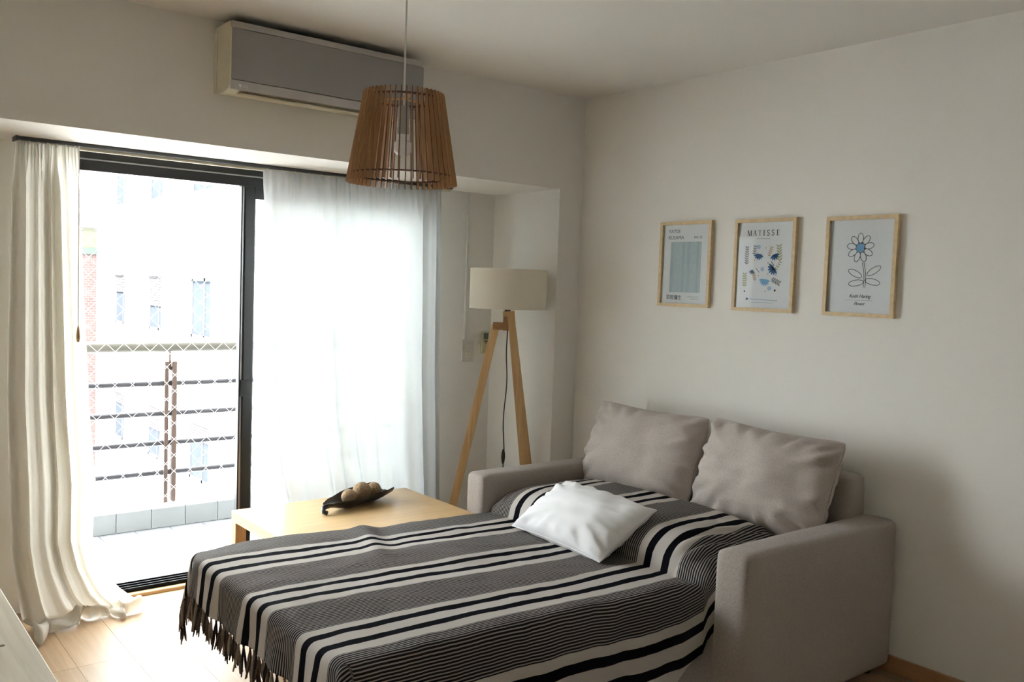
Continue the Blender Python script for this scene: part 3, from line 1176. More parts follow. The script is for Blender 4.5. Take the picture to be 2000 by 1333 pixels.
mb = MB()
NU, NV = 44, 22
vt = {}
for un in (0, 1):
    for i in range(NU + 1):
        for j in range(NV + 1):
            vt[un, i, j] = mb.bm.verts.new(dish_pt(i / NU, j / NV * 2 - 1, un))
keep = {}
for i in range(NU):
    for j in range(NV):
        u = (i + .5) / NU
        # finger slots cut into the right-hand end
        slot = (u > 0.80 and j in (4, 5, 10, 11, 16, 17)) or (u > 0.76 and j in (4, 10, 16)) or (u > 0.97 - 0.10 * abs((j + .5) / NV * 2 - 1))
        keep[i, j] = not slot
for (i, j), k in keep.items():
    if not k:
        continue
    mb.bm.faces.new((vt[0, i, j], vt[0, i + 1, j], vt[0, i + 1, j + 1], vt[0, i, j + 1]))
    mb.bm.faces.new((vt[1, i, j], vt[1, i, j + 1], vt[1, i + 1, j + 1], vt[1, i + 1, j]))
    for (di, dj, a, c) in ((-1, 0, (i, j), (i, j + 1)), (1, 0, (i + 1, j + 1), (i + 1, j)), (0, -1, (i + 1, j), (i, j)), (0, 1, (i, j + 1), (i + 1, j + 1))):
        if not keep.get((i + di, j + dj), False):
            mb.bm.faces.new((vt[0, a[0], a[1]], vt[0, c[0], c[1]], vt[1, c[0], c[1]], vt[1, a[0], a[1]]))
for v in [v for v in mb.bm.verts if not v.link_faces]:
    mb.bm.verts.remove(v)
dish.part('bowl', mb, BOWLM, True)
hp = [dish_pt(0.04, 0, 0), A0 - dx_ * 0.008 + Vector((0, 0, .030)), A0 - dx_ * 0.022 - dy_ * .006 + Vector((0, 0, .026)), A0 - dx_ * 0.030 - dy_ * 0.018 + Vector((0, 0, 0.0135)), A0 - dx_ * .026 - dy_ * .034 + Vector((0, 0, .0115))]
dish.part('stem_handle', MB().tube(hp, [0.012, .012, .0115, 0.0112, 0.0110], 12), BOWLM, True)


def ball(px, label):
    c, r_ = px
    mb = MB()
    bmesh.ops.create_icosphere(mb.bm, subdivisions=4, radius=r_)
    for v in mb.bm.verts:
        n_ = v.co.normalized()
        v.co = n_ * (r_ * (1 + 0.025 * fbm(n_.x * 7, n_.y * 7, n_.z * 7 + r_ * 90) + 0.012 * fbm(n_.x * 26, n_.y * 26, n_.z * 26)))
    o = mb.build('decorative_ball', BALLM, None, 'all')
    o.location = c
    tag(o, label, 'ball', 'woven balls in the leaf dish')


def onaxis(t, off, z):
    return A0 + dx_ * (LEN * t) + dy_ * off + Vector((0, 0, z))


ball((onaxis(0.33, -0.004, 0.0505), 0.037), 'brown woven fibre ball nearest the stem of the leaf dish')
ball((onaxis(0.545, 0.004, 0.057), 0.046), 'largest woven fibre ball in the middle of the leaf dish')
ball((onaxis(0.735, 0.004, 0.052), 0.036), 'brown woven fibre ball nearest the slotted end of the dish')

# ================================================================== FLOOR LAMP
LX, LY = -0.435, 0.100
fl_ = Thing('floor_lamp', (LX, LY, 0), 'wooden tripod floor lamp with a cream drum shade beside the window', 'lamp')
V0 = Vector((LX, LY, 0))
VR = Vector((_r.x, _r.y, 0))              # towards the right of the photo, in plan
VF = Vector((VR.y * -1, VR.x, 0))         # away from the photographer


def lp(a, c, z):
    return V0 + VR * a + VF * c + Vector((0, 0, z))


fl_.part('lamp_shade', MB().lathe([(0.2125, 1.408), (0.2125, 1.625), (0.2105, 1.625), (0.2105, 1.408)], (LX, LY, 0), 64, True), SHADEM, True)
fl_.part('shade_ring', MB().lathe([(0.2140, 1.406), (0.2140, 1.411), (0.2095, 1.411), (0.2095, 1.406)], (LX, LY, 0), 64, True), SHADEM, True)
sp = MB()
for k in range(3):
    a = 2 * PI * k / 3 + 0.4
    sp.tube([(LX, LY, 1.455), (LX + .2105 * math.cos(a), LY + .2105 * math.sin(a), 1.455)], 0.002, 6)
fl_.part('shade_spider', sp, METAL)
fl_.part('socket', MB().cyl((LX, LY, 1.385), (LX, LY, 1.470), 0.017, n=20), CORDB, True)
fl_.part('bulb', MB().lathe([(0, 1.56), (.018, 1.555), (.029, 1.535), (.030, 1.515), (.022, 1.49), (.014, 1.47), (0, 1.47)], (LX, LY, 0), 20), BULBM, True)
# legs (tapered bars), each with its own top block
fl_.part('leg', MB().bar(lp(-.062, .0, 1.315), lp(-.330, -.06, 0.0), .044, .030, VF, .002), PINE)
fl_.part('leg', MB().bar(lp(.018, -.020, 1.395), lp(.180, -.075, 0.0), .040, .034, VF, .002), PINE)
fl_.part('leg', MB().bar(lp(.030, .040, 1.300), lp(.225, .225, 0.0), .040, .032, VF, .002), PINE)
fl_.part('cross_block', MB().bar(lp(-.078, .0, 1.309), lp(.018, .0, 1.309), .034, .042, (0, 0, 1), .002), PINED)
fl_.part('cross_block', MB().bar(lp(-.006, .012, 1.285), lp(-.006, .012, 1.392), .034, .034, VF, .002), PINED)
fl_.part('cross_block', MB().bar(lp(-.026, -.004, 1.378), lp(.040, -.004, 1.378), .034, .026, (0, 0, 1), .002), PINE)
pts = []
for k in range(24):
    z = 1.29 - (1.29 - 0.62) * k / 23
    pts.append(lp(0.003 + 0.006 * math.sin(z * 14) * smooth01((1.28 - z) / .2), -0.015 - 0.03 * (1.29 - z), z))
pts += [lp(.004, -.036, .52), lp(.008, -.035, .40), lp(.02, -.03, .15), lp(.05, 0.0, .012), lp(.10, .08, .006), lp(.16, .22, .006)]
fl_.part('cord', MB().tube(pts, 0.0032, 6), CORDB, True)
fl_.part('cord_switch', MB().tube([lp(.003, -.034, .628), lp(.003, -.035, .610), lp(.003, -.036, .585), lp(.003, -.036, .562), lp(.003, -.036, .545)], [.004, .0095, .0115, .009, .004], 10), CORDB, True)

# ================================================================== PENDANT LAMP
PX, PY = -2.022, -1.358
pd = Thing('pendant_lamp', (PX, PY, 1.85), 'pendant lamp with a tapered shade of thin wooden slats', 'lamp')
ZB_, ZT_ = 1.838, 2.117
RB, RT = 0.174, 0.1255
pd.part('cord', MB().cyl((PX, PY, 2.07), (PX, PY, H - .03), 0.0032, n=8), CORDW, True)
pd.part('ceiling_rose', MB().lathe([(0, H), (.05, H), (.048, H - .018), (.012, H - .034), (0, H - .034)], (PX, PY, 0), 24), WHITEP, True)
NSL = 48
DR = 0.021
slm = MB().prism([(RB - DR, -.0013, ZB_), (RB, -.0013, ZB_), (RT, -.0013, ZT_), (RT - DR * .8, -.0013, ZT_)], (0, .0026, 0))
bmesh.ops.translate(slm.bm, verts=slm.bm.verts, vec=(0, 0, -1.85))
slme = slm.mesh('slat', SLATM)
slme.materials.append(RINGM)
for p_ in slme.polygons:
    if abs(p_.normal.y) < 0.9:
        p_.material_index = 1
for k in range(NSL):
    o = link('slat', slme, pd.o)
    o.rotation_euler = (0, 0, 2 * PI * (k + .3) / NSL)


def ring(r0, r1, z, h=.0035):
    return MB().lathe([(r0, z), (r1, z), (r1, z + h), (r0, z + h)], (PX, PY, 0), 72, True)


pd.part('ring', ring(RT - .022, RT - .006, ZT_ - .020), RINGM, True)
pd.part('ring', ring(RB - .026, RB - .010, ZB_ + .022), RINGM, True)
sp = MB()
for k in range(3):
    a = 2 * PI * k / 3 + .2
    c_, s_ = math.cos(a), math.sin(a)
    sp.bar((PX, PY, ZT_ - .016), (PX + (RT - .02) * c_, PY + (RT - .02) * s_, ZT_ - .016), .018, .0035, (0, 0, 1))
pd.part('spoke', sp, SLATM)
pd.part('socket', MB().cyl((PX, PY, 2.012), (PX, PY, 2.078), 0.0175, n=20).cyl((PX, PY, 1.99), (PX, PY, 2.012), 0.0195, n=20), SOCKM, True)
pd.part('bulb', MB().lathe([(0, 1.925), (.018, 1.9275), (.0285, 1.937), (.031, 1.952), (.028, 1.966), (.0205, 1.970), (.0205, 1.99), (0, 1.99)], (PX, PY, 0), 24), BULBM, True)

# ================================================================== AIR CONDITIONER
AX0, AX1 = -2.124, -1.205
ac = Thing('air_conditioner', ((AX0 + AX1) / 2, -0.1, 2.28), 'cream wall air conditioner with a grey front above the window', 'air conditioner')


def acprof(x):
    return [(x, 0, 2.568), (x, 0, 2.300), (x, -.045, 2.290), (x, -.105, 2.288), (x, -.150, 2.300), (x, -.166, 2.312), (x, -.166, 2.564), (x, -.160, 2.568)]


ac.part('body', MB().prism(acprof(AX0), (AX1 - AX0, 0, 0)), CREAM)
ac.part('added_intake_grille', MB().box(AX0 + .02, AX1 - .02, -.155, -.01, 2.567, 2.571), FEET)  # unseen dark grille, added to deepen the shade in the ceiling gap
ac.part('back_plate', MB().box(AX0 - .005, AX0, -.028, 0, 2.296, 2.545, .002, 1), CREAM)
ac.part('front_frame', MB().box(AX0 + .003, AX1 + .001, -.173, -.166, 2.294, 2.332, .002, 1).box(AX0 + .003, AX1 + .001, -.173, -.166, 2.541, 2.5685, .002, 1), ACFRAME)
ac.part('front_panel', MB().box(AX0 + .006, AX1 + .004, -.1775, -.166, 2.334, 2.5395, .0015, 1), ACGREY)
ac.part('air_flap', MB().bar((AX0 + .05, -.118, 2.2895), (AX1 - .04, -.118, 2.2895), .062, .006, (0, -.18, 1)), CREAM)
lg = MB().lathe([(0, 0), (.0065, 0), (.0065, .0008), (0, .0008)], (0, 0, 0), 20)


def text_mesh(body, size, mat, shear=0.0, extrude=0.0003, align='LEFT', spacing=1.0):
    cu = bpy.data.curves.new('text', 'FONT')
    cu.body = body
    cu.size = size
    cu.shear = shear
    cu.extrude = extrude
    cu.align_x = align
    cu.space_character = spacing
    cu.resolution_u = 3
    to = bpy.data.objects.new('text', cu)
    COL.objects.link(to)
    bpy.context.view_layer.update()
    dg = bpy.context.evaluated_depsgraph_get()
    me_ = bpy.data.meshes.new_from_object(to.evaluated_get(dg))
    bpy.data.objects.remove(to)
    me_.materials.clear()
    me_.materials.append(mat)
    return me_


fb = MB()
bmesh.ops.transform(lg.bm, verts=lg.bm.verts, matrix=Matrix.Translation((-2.082, -.1732, 2.312)) @ Matrix.Rotation(PI / 2, 4, 'X'))
lo_ = ac.part('logo', lg, LOGOM)
tme_ = text_mesh('LG', 0.017, LOGOM)
tme_.transform(Matrix.Translation((-2.071, -.1735, 2.306)) @ Matrix.Rotation(PI / 2, 4, 'X'))
tme_.transform(Matrix.Translation(-ac.base))
link('logo_lettering', tme_, lo_)

# ================================================================== PICTURES
WM = Matrix(((0, 0, -1, 0), (-1, 0, 0, 0), (0, 1, 0, 0), (0, 0, 0, 1)))   # local x -> -y, y -> z, z -> -x


def picture(y0, y1, z0, z1, label):
    """y0 left edge in view (towards the window), y1 right edge; returns thing, print part, size"""
    w, h = y0 - y1, z1 - z0
    o = empty('framed_print', (0, 0, 0))
    M = WM.copy()
    M.translation = (0, (y0 + y1) / 2, (z0 + z1) / 2)
    o.matrix_world = M
    tag(o, label, 'picture', 'framed prints on the right wall')
    b_ = 0.0165
    D = 0.021
    fr = link('frame', None or MB().prism([(-w / 2, -h / 2, 0.001), (-w / 2 + b_, -h / 2 + b_, 0.001), (-w / 2 + b_, h / 2 - b_, 0.001), (-w / 2, h / 2, 0.001)], (0, 0, D))
              .prism([(w / 2, -h / 2, 0.001), (w / 2, h / 2, 0.001), (w / 2 - b_, h / 2 - b_, 0.001), (w / 2 - b_, -h / 2 + b_, 0.001)], (0, 0, D))
              .prism([(-w / 2, h / 2, 0.001), (-w / 2 + b_, h / 2 - b_, 0.001), (w / 2 - b_, h / 2 - b_, 0.001), (w / 2, h / 2, 0.001)], (0, 0, D))
              .prism([(-w / 2, -h / 2, 0.001), (w / 2, -h / 2, 0.001), (w / 2 - b_, -h / 2 + b_, 0.001), (-w / 2 + b_, -h / 2 + b_, 0.001)], (0, 0, D)).mesh('frame', FRAMEW), o)
    pr = link('print', MB().box(-w / 2 + b_ - .002, w / 2 - b_ + .002, -h / 2 + b_ - .002, h / 2 - b_ + .002, .004, .009).mesh('print', PAPER), o)
    link('glass', MB().box(-w / 2 + b_ - .002, w / 2 - b_ + .002, -h / 2 + b_ - .002, h / 2 - b_ + .002, .0125, .0145).mesh('glass', PGLASS), o)
    return o, pr, w, h


ZP = 0.0090


def put(pr, name, me_, x=0, y=0, dz=0.0004):
    return link(name, me_, pr, (x, y, ZP + dz))


def shape(polys, mat, name='ink', t=0.0003):
    mb = MB()
    for p in polys:
        mb.prism([(a, c, 0) for a, c in p], (0, 0, t))
    return mb.mesh(name, mat)


def rect(x0, x1, y0, y1):
    return [(x0, y0), (x1, y0), (x1, y1), (x0, y1)]


def stroke(pts, w):
    """ribbon along a polyline as quads"""
    out = []
    P = [Vector((a, c)) for a, c in pts]
    L_, R_ = [], []
    for i, p in enumerate(P):
        t = (P[min(i + 1, len(P) - 1)] - P[max(i - 1, 0)])
        t = t.normalized() if t.length > 1e-9 else Vector((1, 0))
        n_ = Vector((-t.y, t.x)) * (w / 2)
        L_.append(p + n_)
        R_.append(p - n_)
    for i in range(len(P) - 1):
        out.append([tuple(R_[i]), tuple(R_[i + 1]), tuple(L_[i + 1]), tuple(L_[i])])
    return out


def ell(cx, cy, rx, ry, rot=0.0, n=20):
    o = []
    for k in range(n):
        a = 2 * PI * k / n
        x, y = rx * math.cos(a), ry * math.sin(a)
        o.append((cx + x * math.cos(rot) - y * math.sin(rot), cy + x * math.sin(rot) + y * math.cos(rot)))
    return o


# --- print 1: pale line artwork with lettering
o, pr, w, h = picture(-0.625, -0.957, 1.457, 1.887, 'pine framed print with pale blue vertical bands, leftmost of the three')
put(pr, 'artwork', shape([rect(-.098, .100, -.142, .112)], LINEART, 'artwork'))
bands = [rect(-.098, -.078, -.142, .112), rect(-.020, -.008, -.142, .112), rect(.012, .030, -.142, .112), rect(.072, .084, -.142, .112)]
put(pr, 'artwork_band', shape(bands, plain('ink_band', (0.47, 0.545, 0.57), .8), 'artwork_band'), dz=.0009)
put(pr, 'title', text_mesh('YAYOI', 0.026, INKG), -.118, .158)
put(pr, 'title', text_mesh('KUSAMA', 0.026, INKG), -.118, .126)
put(pr, 'title', text_mesh('NO 22', 0.018, INKG), .050, .128)
put(pr, 'caption', text_mesh('\u8349\u9593\u5f4c\u751f', 0.026, INK), -.118, -.178)
put(pr, 'caption', shape([rect(.022, .098, -.164, -.1625), rect(.040, .098, -.174, -.1725)], INKG), 0, 0)

# --- print 2: serif title and a scatter of blue leaves
o, pr, w, h = picture(-1.098, -1.432, 1.453, 1.883, 'pine framed floral print titled with serif letters, middle of the three')


def letter(ch, x, y, s):
    """serif capitals from strokes; s = height"""
    T, t = s * 0.16, s * 0.06
    P = []

    def ser(cx, cy, wd):
        P.append(rect(cx - wd / 2, cx + wd / 2, cy, cy + t))
    if ch == 'M':
        W = s * 0.92
        P.append(rect(x + .08 * s, x + .08 * s + t, y, y + s))
        P.append(rect(x + W - .1 * s - T * .6, x + W - .1 * s + T * .4, y, y + s))
        P.append([(x + .06 * s, y + s), (x + W / 2 - T / 2, y), (x + W / 2 + T / 2, y), (x + .06 * s + T, y + s)])
        P.append([(x + W / 2 - t / 2, y), (x + W / 2 + t / 2, y), (x + W - .1 * s, y + s), (x + W - .1 * s - t, y + s)])
        ser(x + .1 * s, y, .28 * s)
        ser(x + W - .13 * s, y, .32 * s)
        ser(x + .06 * s, y + s - t, .2 * s)
        ser(x + W - .08 * s, y + s - t, .22 * s)
    elif ch == 'A':
        W = s * .78
        P.append([(x + .08 * s, y), (x + .08 * s + t, y), (x + W / 2 + t / 2, y + s), (x + W / 2 - t / 2, y + s)])
        P.append([(x + W - .1 * s - T / 2, y), (x + W - .1 * s + T / 2, y), (x + W / 2 + T / 2, y + s), (x + W / 2 - T / 2, y + s)])
        P.append(rect(x + .2 * s, x + W - .22 * s, y + .32 * s, y + .32 * s + t))
        ser(x + .1 * s, y, .26 * s)
        ser(x + W - .1 * s, y, .3 * s)
    elif ch == 'T':
        W = s * .68
        P.append(rect(x + W / 2 - T / 2, x + W / 2 + T / 2, y, y + s))
        P.append(rect(x, x + W, y + s - t, y + s))
        P.append(rect(x, x + t, y + s - .22 * s, y + s))
        P.append(rect(x + W - t, x + W, y + s - .22 * s, y + s))
        ser(x + W / 2, y, .34 * s)
    elif ch == 'I':
        P.append(rect(x + .12 * s, x + .12 * s + T, y, y + s))
        ser(x + .2 * s, y, .36 * s)
        ser(x + .2 * s, y + s - t, .36 * s)
    elif ch == 'S':
        cx = x + .26 * s
        pts = []
        for k in range(13):
            a = math.radians(30 + 240 * k / 12)
            pts.append((cx + .21 * s * math.cos(a), y + .74 * s + .23 * s * math.sin(a)))
        for k in range(1, 13):
            a = math.radians(90 - 240 * k / 12)
            pts.append((cx + .22 * s * math.cos(a), y + .26 * s + .235 * s * math.sin(a)))
        P.extend(stroke(pts, T * .75))
        P.append(rect(x + .43 * s, x + .43 * s + t, y + .76 * s, y + s))
        P.append(rect(x + .02 * s, x + .02 * s + t, y, y + .24 * s))
    elif ch == 'E':
        W = s * .58
        P.append(rect(x + .1 * s, x + .1 * s + T, y, y + s))
        P.append(rect(x, x + W, y, y + t))
        P.append(rect(x, x + W, y + s - t, y + s))
        P.append(rect(x + .1 * s, x + W * .78, y + .5 * s, y + .5 * s + t))
        P.append(rect(x + W - t, x + W, y, y + .26 * s))
        P.append(rect(x + W - t, x + W, y + .78 * s, y + s))
        P.append(rect(x + W * .78 - t, x + W * .78, y + .4 * s, y + .66 * s))
    return P


lx = -0.102
for ch in 'MATISSE':
    s_ = 0.026
    put(pr, 'letter', shape(letter(ch, lx, .137, s_), INKG if ch == 'T' else INK, 'letter'))
    lx += s_ * {'M': 1.22, 'A': 1.10, 'T': 1.02, 'I': .84, 'S': .98, 'E': .9}[ch]
put(pr, 'subtitle', shape([rect(-.048 + .0075 * k, -.048 + .0075 * k + .0055, .122, .1235) for k in range(10)], INKG))
rnd = random.Random(3)


def sprig(cx, cy, l, ang, n, sz, mat, name='leaf_sprig'):
    P = stroke([(cx + math.cos(ang) * l * t / 6, cy + math.sin(ang) * l * t / 6) for t in range(7)], .0012)
    for k in range(n):
        t = (k + .6) / n
        bx, by = cx + math.cos(ang) * l * t, cy + math.sin(ang) * l * t
        for sg in (-1, 1):
            a = ang + sg * 0.9
            P.append(ell(bx + math.cos(a) * sz, by + math.sin(a) * sz, sz, sz * .38, a, 8))
    put(pr, name, shape(P, mat, name))


def fan(cx, cy, r_, ang, mat, n=6):
    P = []
    for k in range(n):
        a = ang + (k - (n - 1) / 2) * 0.46
        P.append(ell(cx + math.cos(a) * r_ * .55, cy + math.sin(a) * r_ * .55, r_ * .55, r_ * .17, a, 10))
    put(pr, 'blue_leaf', shape(P, mat, 'blue_leaf'))


fan(-.032, .052, .026, -1.7, INKB)
fan(.052, .050, .026, -1.2, INKB)
fan(.052, -.012, .030, 3.9, INKB, 7)
fan(-.064, -.022, .020, 4.4, INKB, 4)
fan(.006, -.066, .028, 4.6, INKLB, 7)
for cx, cy, l, an, n_, sz, mt_ in ((-.100, .000, .085, 1.57, 8, .007, INKG), (-.062, .045, .045, 1.4, 4, .006, INKG), (.085, .015, .075, 1.7, 6, .009, INKO), (-.105, -.105, .065, 1.6, 6, .008, INKO),
                                   (.020, .038, .048, 1.2, 5, .006, INKT), (-.045, -.075, .04, 1.9, 4, .006, INKT), (.040, -.062, .05, -.4, 5, .008, INKG), (.060, -.025, .05, 1.0, 4, .006, INKO)):
    sprig(cx, cy, l, an, n_, sz, mt_)
put(pr, 'dot', shape([ell(-.036, .085, .011, .010), ell(.034, -.106, .011, .010), ell(-.010, -.018, .010, .010)], INKPB))
put(pr, 'dot', shape([ell(.004, .080, .003, .003), ell(-.055, .024, .003, .003), ell(.020, .010, .003, .003), ell(.012, -.120, .003, .003), ell(-.030, -.048, .003, .003), ell(.066, -.045, .003, .003), ell(.022, -.040, .003, .003)], INKT))
put(pr, 'bar', shape(stroke([(.036, .018), (.054, -.002)], .004) + stroke([(-.044, -.014), (-.026, -.034)], .003), INKG))
put(pr, 'dot', shape([ell(-.104, -.122, .004, .004), ell(.064, -.115, .005, .005)], INK))
sc = []
for k in range(60):
    t = k / 59
    sc.append((-.070 + .150 * t, -.158 - .004 * t + .0022 * math.sin(k * 1.9) + .0014 * math.sin(k * .8)))
put(pr, 'caption', shape(stroke(sc, .0013), INKB))
put(pr, 'caption', shape([rect(-.066, .060, -.1735, -.1725)], INKG))
fan(-.090, -.152, .012, -1.2, INKB, 4)

# --- print 3: a plain line-drawn daisy (generic stand-in) with handwriting
o, pr, w, h = picture(-1.583, -1.908, 1.452, 1.877, 'pine framed black line drawing of a flower with blue centre, rightmost print')
fc = (-.004, .078)
pet = []
for k in range(9):
    a = 2 * PI * k / 9 + .2
    cx, cy = fc[0] + math.cos(a) * .040, fc[1] + math.sin(a) * .040
    e_ = ell(cx, cy, .0215, .0125, a, 24)
    pet.extend(stroke(e_ + [e_[0], e_[1]], .0023))
put(pr, 'petal_outline', shape(pet, INK, 'petal_outline'))
put(pr, 'flower_centre', shape([ell(fc[0], fc[1], .019, .019)], INKLB, 'flower_centre'), dz=.0008)
stem = [(.012 + .012 * math.sin(t * 2.2), .016 - .105 * t) for t in [k / 16 for k in range(17)]]
put(pr, 'stem_outline', shape(stroke([(a - .004, c) for a, c in stem], .0023) + stroke([(a + .004, c) for a, c in stem], .0023), INK))
lv = []
for cx, cy, an in ((-.022, -.030, 2.7), (.062, -.018, .55), (-.016, -.070, 3.3), (.058, -.064, -.2)):
    e_ = ell(cx, cy, .034, .0125, an, 26)
    lv.extend(stroke(e_ + [e_[0], e_[1]], .0023))
put(pr, 'leaf_outline', shape(lv, INK))
put(pr, 'handwriting', text_mesh('Keith Haring', 0.021, INK, 0.35, align='CENTER', spacing=.9), .004, -.132)
put(pr, 'rule', shape([rect(-.062, .062, -.143, -.1422)], INKG))
put(pr, 'handwriting', text_mesh('Flower', 0.019, INK, 0.35, align='CENTER', spacing=.9), .004, -.163)

# ================================================================== WALL FITTINGS IN THE RECESS
ws = Thing('wall_switch', (-0.343, RY, 1.136), 'small white two-key switch plate on the recess wall', 'switch')
ws.part('plate', MB().box(-.386, -.300, RY - .010, RY - .0005, 1.070, 1.203, .004, 2), SWPLATE)
for z0 in (1.148, 1.098):
    ws.part('key', MB().box(-.361, -.325, RY - .0135, RY - .009, z0, z0 + .032, .002, 1), SWKEY)
cdt = MB().box(-.3765, -.3615, RY - .012, RY - .0005, 1.203, LZ - .001, .002, 1)
tag(cdt.build('cable_duct', WHITEP), 'thin white cable duct running up the wall from the switch', 'cable duct')
rm = Thing('remote_control', (-0.229, RY, 1.18), 'cream remote control in a wall holder behind the floor lamp', 'remote control')
rm.part('holder', MB().box(-.262, -.196, RY - .016, RY - .0005, 1.112, 1.175, .004, 2), CREAM)
ro = rm.part('body', MB().box(-.256, -.202, RY - .034, RY - .0165, 1.118, 1.252, .005, 2), REMOTE)
rm.part('screen', MB().box(-.246, -.212, RY - .0352, RY - .0335, 1.203, 1.243, .001, 1), LCD, parent=ro)
rm.part('button', MB().box(-.242, -.216, RY - .036, RY - .0335, 1.188, 1.1955, .001, 1), INK, parent=ro)
rm.part('button', MB().cyl((-.229, RY - .036, 1.180), (-.229, RY - .0335, 1.180), .004, n=12), INK, parent=ro)

# ================================================================== CURTAINS
cr_ = Thing('curtain_rail', (-1.7, 0.44, LZ), 'dark slim curtain rail fixed under the window recess soffit', 'curtain rail')
cr_.part('track', MB().box(-2.795, -0.60, 0.428, 0.452, LZ - .016, LZ - .0003, .002, 1), RAILM)
cr_.part('track_end', MB().box(-2.797, -2.787, 0.420, 0.500, LZ - .018, LZ - .0005), RAILM)
cr_.part('pelmet_strip', MB().box(-2.79, -0.60, 0.455, 0.475, LZ - .028, LZ - .0003), CREAM)


def interp(tab, z):
    for (a, va), (c, vc) in zip(tab, tab[1:]):
        if (a >= z >= c) or (a <= z <= c):
            t = (z - a) / (c - a)
            return va + t * (vc - va)
    return tab[-1][1]


def curtain_sheet(xl, xr, y0, nf, amp, seed, puddle=None, nu=220, nv=90, ztop=2.06):
    rnd = random.Random(seed)
    phs = [rnd.uniform(0, 6.28) for _ in range(6)]

    def fn(u, v):
        z = ztop * (1 - v)
        a, c = interp(xl, z), interp(xr, z)
        hd = smooth01(v / 0.10)
        # uneven fold spacing
        uu = u + 0.030 * math.sin(u * 9 + phs[0]) + 0.016 * math.sin(u * 23 + phs[1] + v * 1.5) + 0.010 * v * math.sin(u * 5 + v * 3 + phs[2])
        x = a + (c - a) * u
        ph_ = 2 * PI * nf * uu
        A = amp * (0.28 + 0.72 * hd) * (0.65 + 0.35 * math.sin(u * 13 + phs[3])) * (1 + 0.35 * v)
        y = y0 + A * math.sin(ph_) + 0.35 * A * math.sin(2.3 * ph_ + phs[4]) * (1 - .5 * v)
        x += 0.45 * A * math.cos(ph_) * hd
        # tight gathers in the heading
        y += 0.006 * (1 - hd) * math.sin(u * nf * 2 * PI * 3.1)
        y += 0.006 * fbm(u * 8, z * 1.5, seed)
        # keep clear of the wall behind
        y = min(y, 0.560)
        return Vector((x, y, z))
    mb = MB()
    mb.grid(fn, nu, nv)
    return mb


# left curtain, its surplus length pooled on the floor
lc = Thing('curtain', (-2.66, 0.43, 0), 'off-white curtain gathered at the left of the balcony door, pooling on the floor', 'curtain', 'window curtains')
xl = [(2.06, -2.80), (1.0, -2.82), (0.35, -2.80), (0.0, -2.77)]
xr = [(2.06, -2.555), (1.4, -2.525), (0.9, -2.50), (0.6, -2.475), (0.35, -2.485), (0.22, -2.45), (0.10, -2.38), (0.0, -2.27)]


def left_fn(u, v):
    # v: 0..0.80 hanging, 0.80..1 lying on the floor and folding back
    if v <= 0.80:
        t = v / 0.80
        z = 2.06 * (1 - t) + 0.028 * t
    else:
        z = 0.028
    t = min(v / 0.80, 1)
    a, c = interp(xl, z), interp(xr, z)
    hd = smooth01(t / 0.10)
    uu = u + 0.035 * math.sin(u * 8 + 1.0) + 0.012 * math.sin(u * 21 + t * 2)
    ph_ = 2 * PI * 6.2 * uu
    A = 0.030 * (0.35 + 0.65 * hd) * (0.6 + 0.4 * math.sin(u * 11 + .6)) * (1 + 0.5 * t)
    y = 0.43 + A * math.sin(ph_) + .3 * A * math.sin(2.4 * ph_ + 1)
    x = a + (c - a) * u + 0.4 * A * math.cos(ph_) * hd
    y += 0.006 * (1 - hd) * math.sin(u * 120)
    y += 0.05 * smooth01((t - .8) / .2) * (u - .55)
    y = min(y, 0.545)
    if z < 0.30:
        k = (1 - z / 0.30) ** 2
        y -= 0.05 * k * (0.8 + .4 * math.sin(u * 9))
    if v > 0.80:
        q = (v - 0.80) / 0.20
        fw = 0.13 * (0.75 + .35 * math.sin(u * 7 + 1) + .2 * math.sin(u * 19)) * (1 - .35 * u)
        y -= fw * math.sin(q * PI * .62)
        x += 0.030 * q * math.sin(u * 17 + 2)
        roll = math.sin(min(1, q * 1.05) * PI) * (0.030 + 0.020 * math.sin(u * 15 + .5) + .012 * math.sin(u * 33))
        z = 0.028 * (1 - q) + 0.004 + max(0.0, roll) + 0.004 * abs(fbm(u * 14, q * 4, 2.0))
    return Vector((x, y, max(z, .003)))


mb = MB()
mb.grid(left_fn, 200, 130)
lc.part('cloth', mb, SHEERL, 'all')

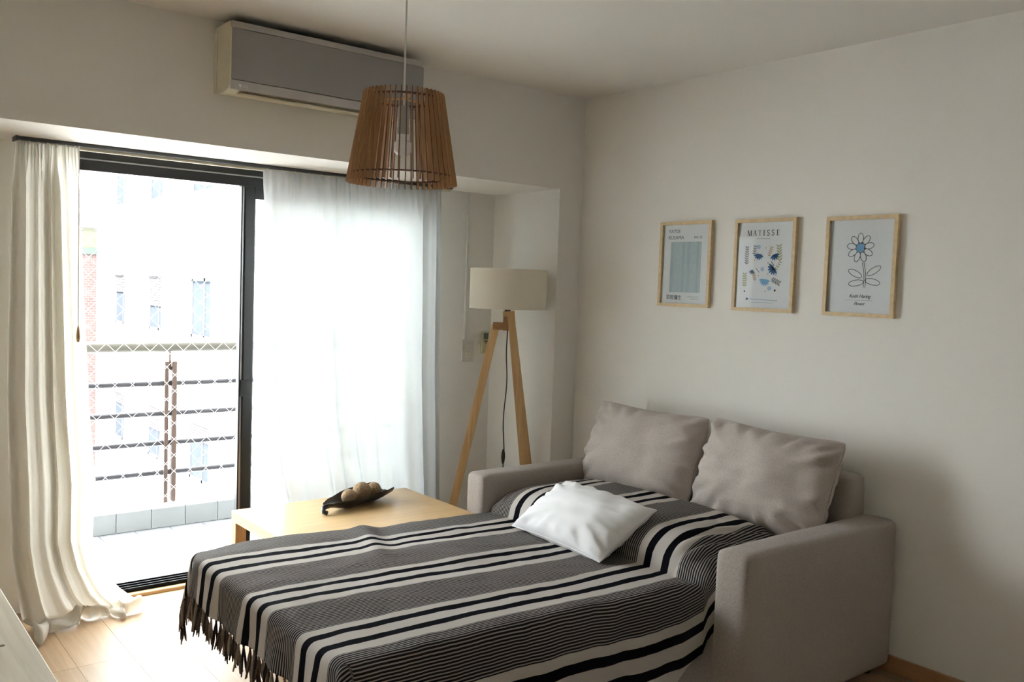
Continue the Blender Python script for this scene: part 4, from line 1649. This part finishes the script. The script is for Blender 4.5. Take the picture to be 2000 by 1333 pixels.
rc = Thing('curtain', (-1.2, 0.43, 0), 'sheer white curtain drawn across the right half of the balcony door', 'curtain', 'window curtains')
xl2 = [(2.06, -1.722), (1.2, -1.705), (0.9, -1.675), (0.6, -1.62), (0.4, -1.565), (0.0, -1.50)]
xr2 = [(2.06, -0.672), (1.0, -0.645), (0.0, -0.60)]
rc.part('cloth', curtain_sheet(xl2, xr2, 0.435, 8.5, 0.020, 11), SHEER, 'all')
# hooks along the heading
hk = MB().tube([(0, 0, 0.012), (0, -.004, .004), (0, -.006, -.006), (0, 0, -.012)], .0025, 6).mesh('hook', WHITEP, True)
for th, x0, x1, n in ((lc, -2.78, -2.57, 7), (rc, -1.70, -0.69, 15)):
    for k in range(n):
        o = link('hook', hk, th.o, Vector((x0 + (x1 - x0) * k / (n - 1), 0.436, 2.066)) - th.base)

pc = Thing('pull_cord', (-2.557, 0.405, 1.25), 'thin white curtain pull cord with a wooden end knob', 'pull cord')
pc.part('cord', MB().cyl((-2.559, .405, 1.29), (-2.559, .405, 2.066), .0022, n=6), CORDW)
pc.part('knob', MB().lathe([(0, 1.222), (.006, 1.224), (.0095, 1.245), (.007, 1.27), (.0035, 1.292), (0, 1.294)], (-2.559, .405, 0), 14), PINE, True)

# ================================================================== SIDE TABLE AT THE LEFT
sx0, sx1, sy0, sy1, sz = -3.90, -3.126, -2.95, -0.85, 0.75
sb = Thing('wooden_table', ((sx0 + sx1) / 2, (sy0 + sy1) / 2, 0), 'pale wooden table at the left wall, cut by the frame', 'table')
sb.part('table_top', MB().box(sx0, sx1, sy0, sy1, sz - .035, sz, .003, 1), OLDTOP)
for x in (sx0 + .03, sx1 - .11):
    for y in (sy0 + .03, sy1 - .09):
        sb.part('leg', MB().box(x, x + .06, y, y + .06, 0, sz - .0355, .003, 1), OLDTOP)
sb.part('apron', MB().box(sx0 + .05, sx0 + .07, sy0 + .095, sy1 - .095, sz - .12, sz - .036).box(sx1 - .09, sx1 - .07, sy0 + .095, sy1 - .095, sz - .12, sz - .036), OLDTOP)
sb.part('knot', MB().lathe([(0, 0), (.006, 0), (.0055, .0006), (0, .0006)], (-3.183, -1.740, sz), 12), plain('wood_knot', (.16, .11, .06), .8))
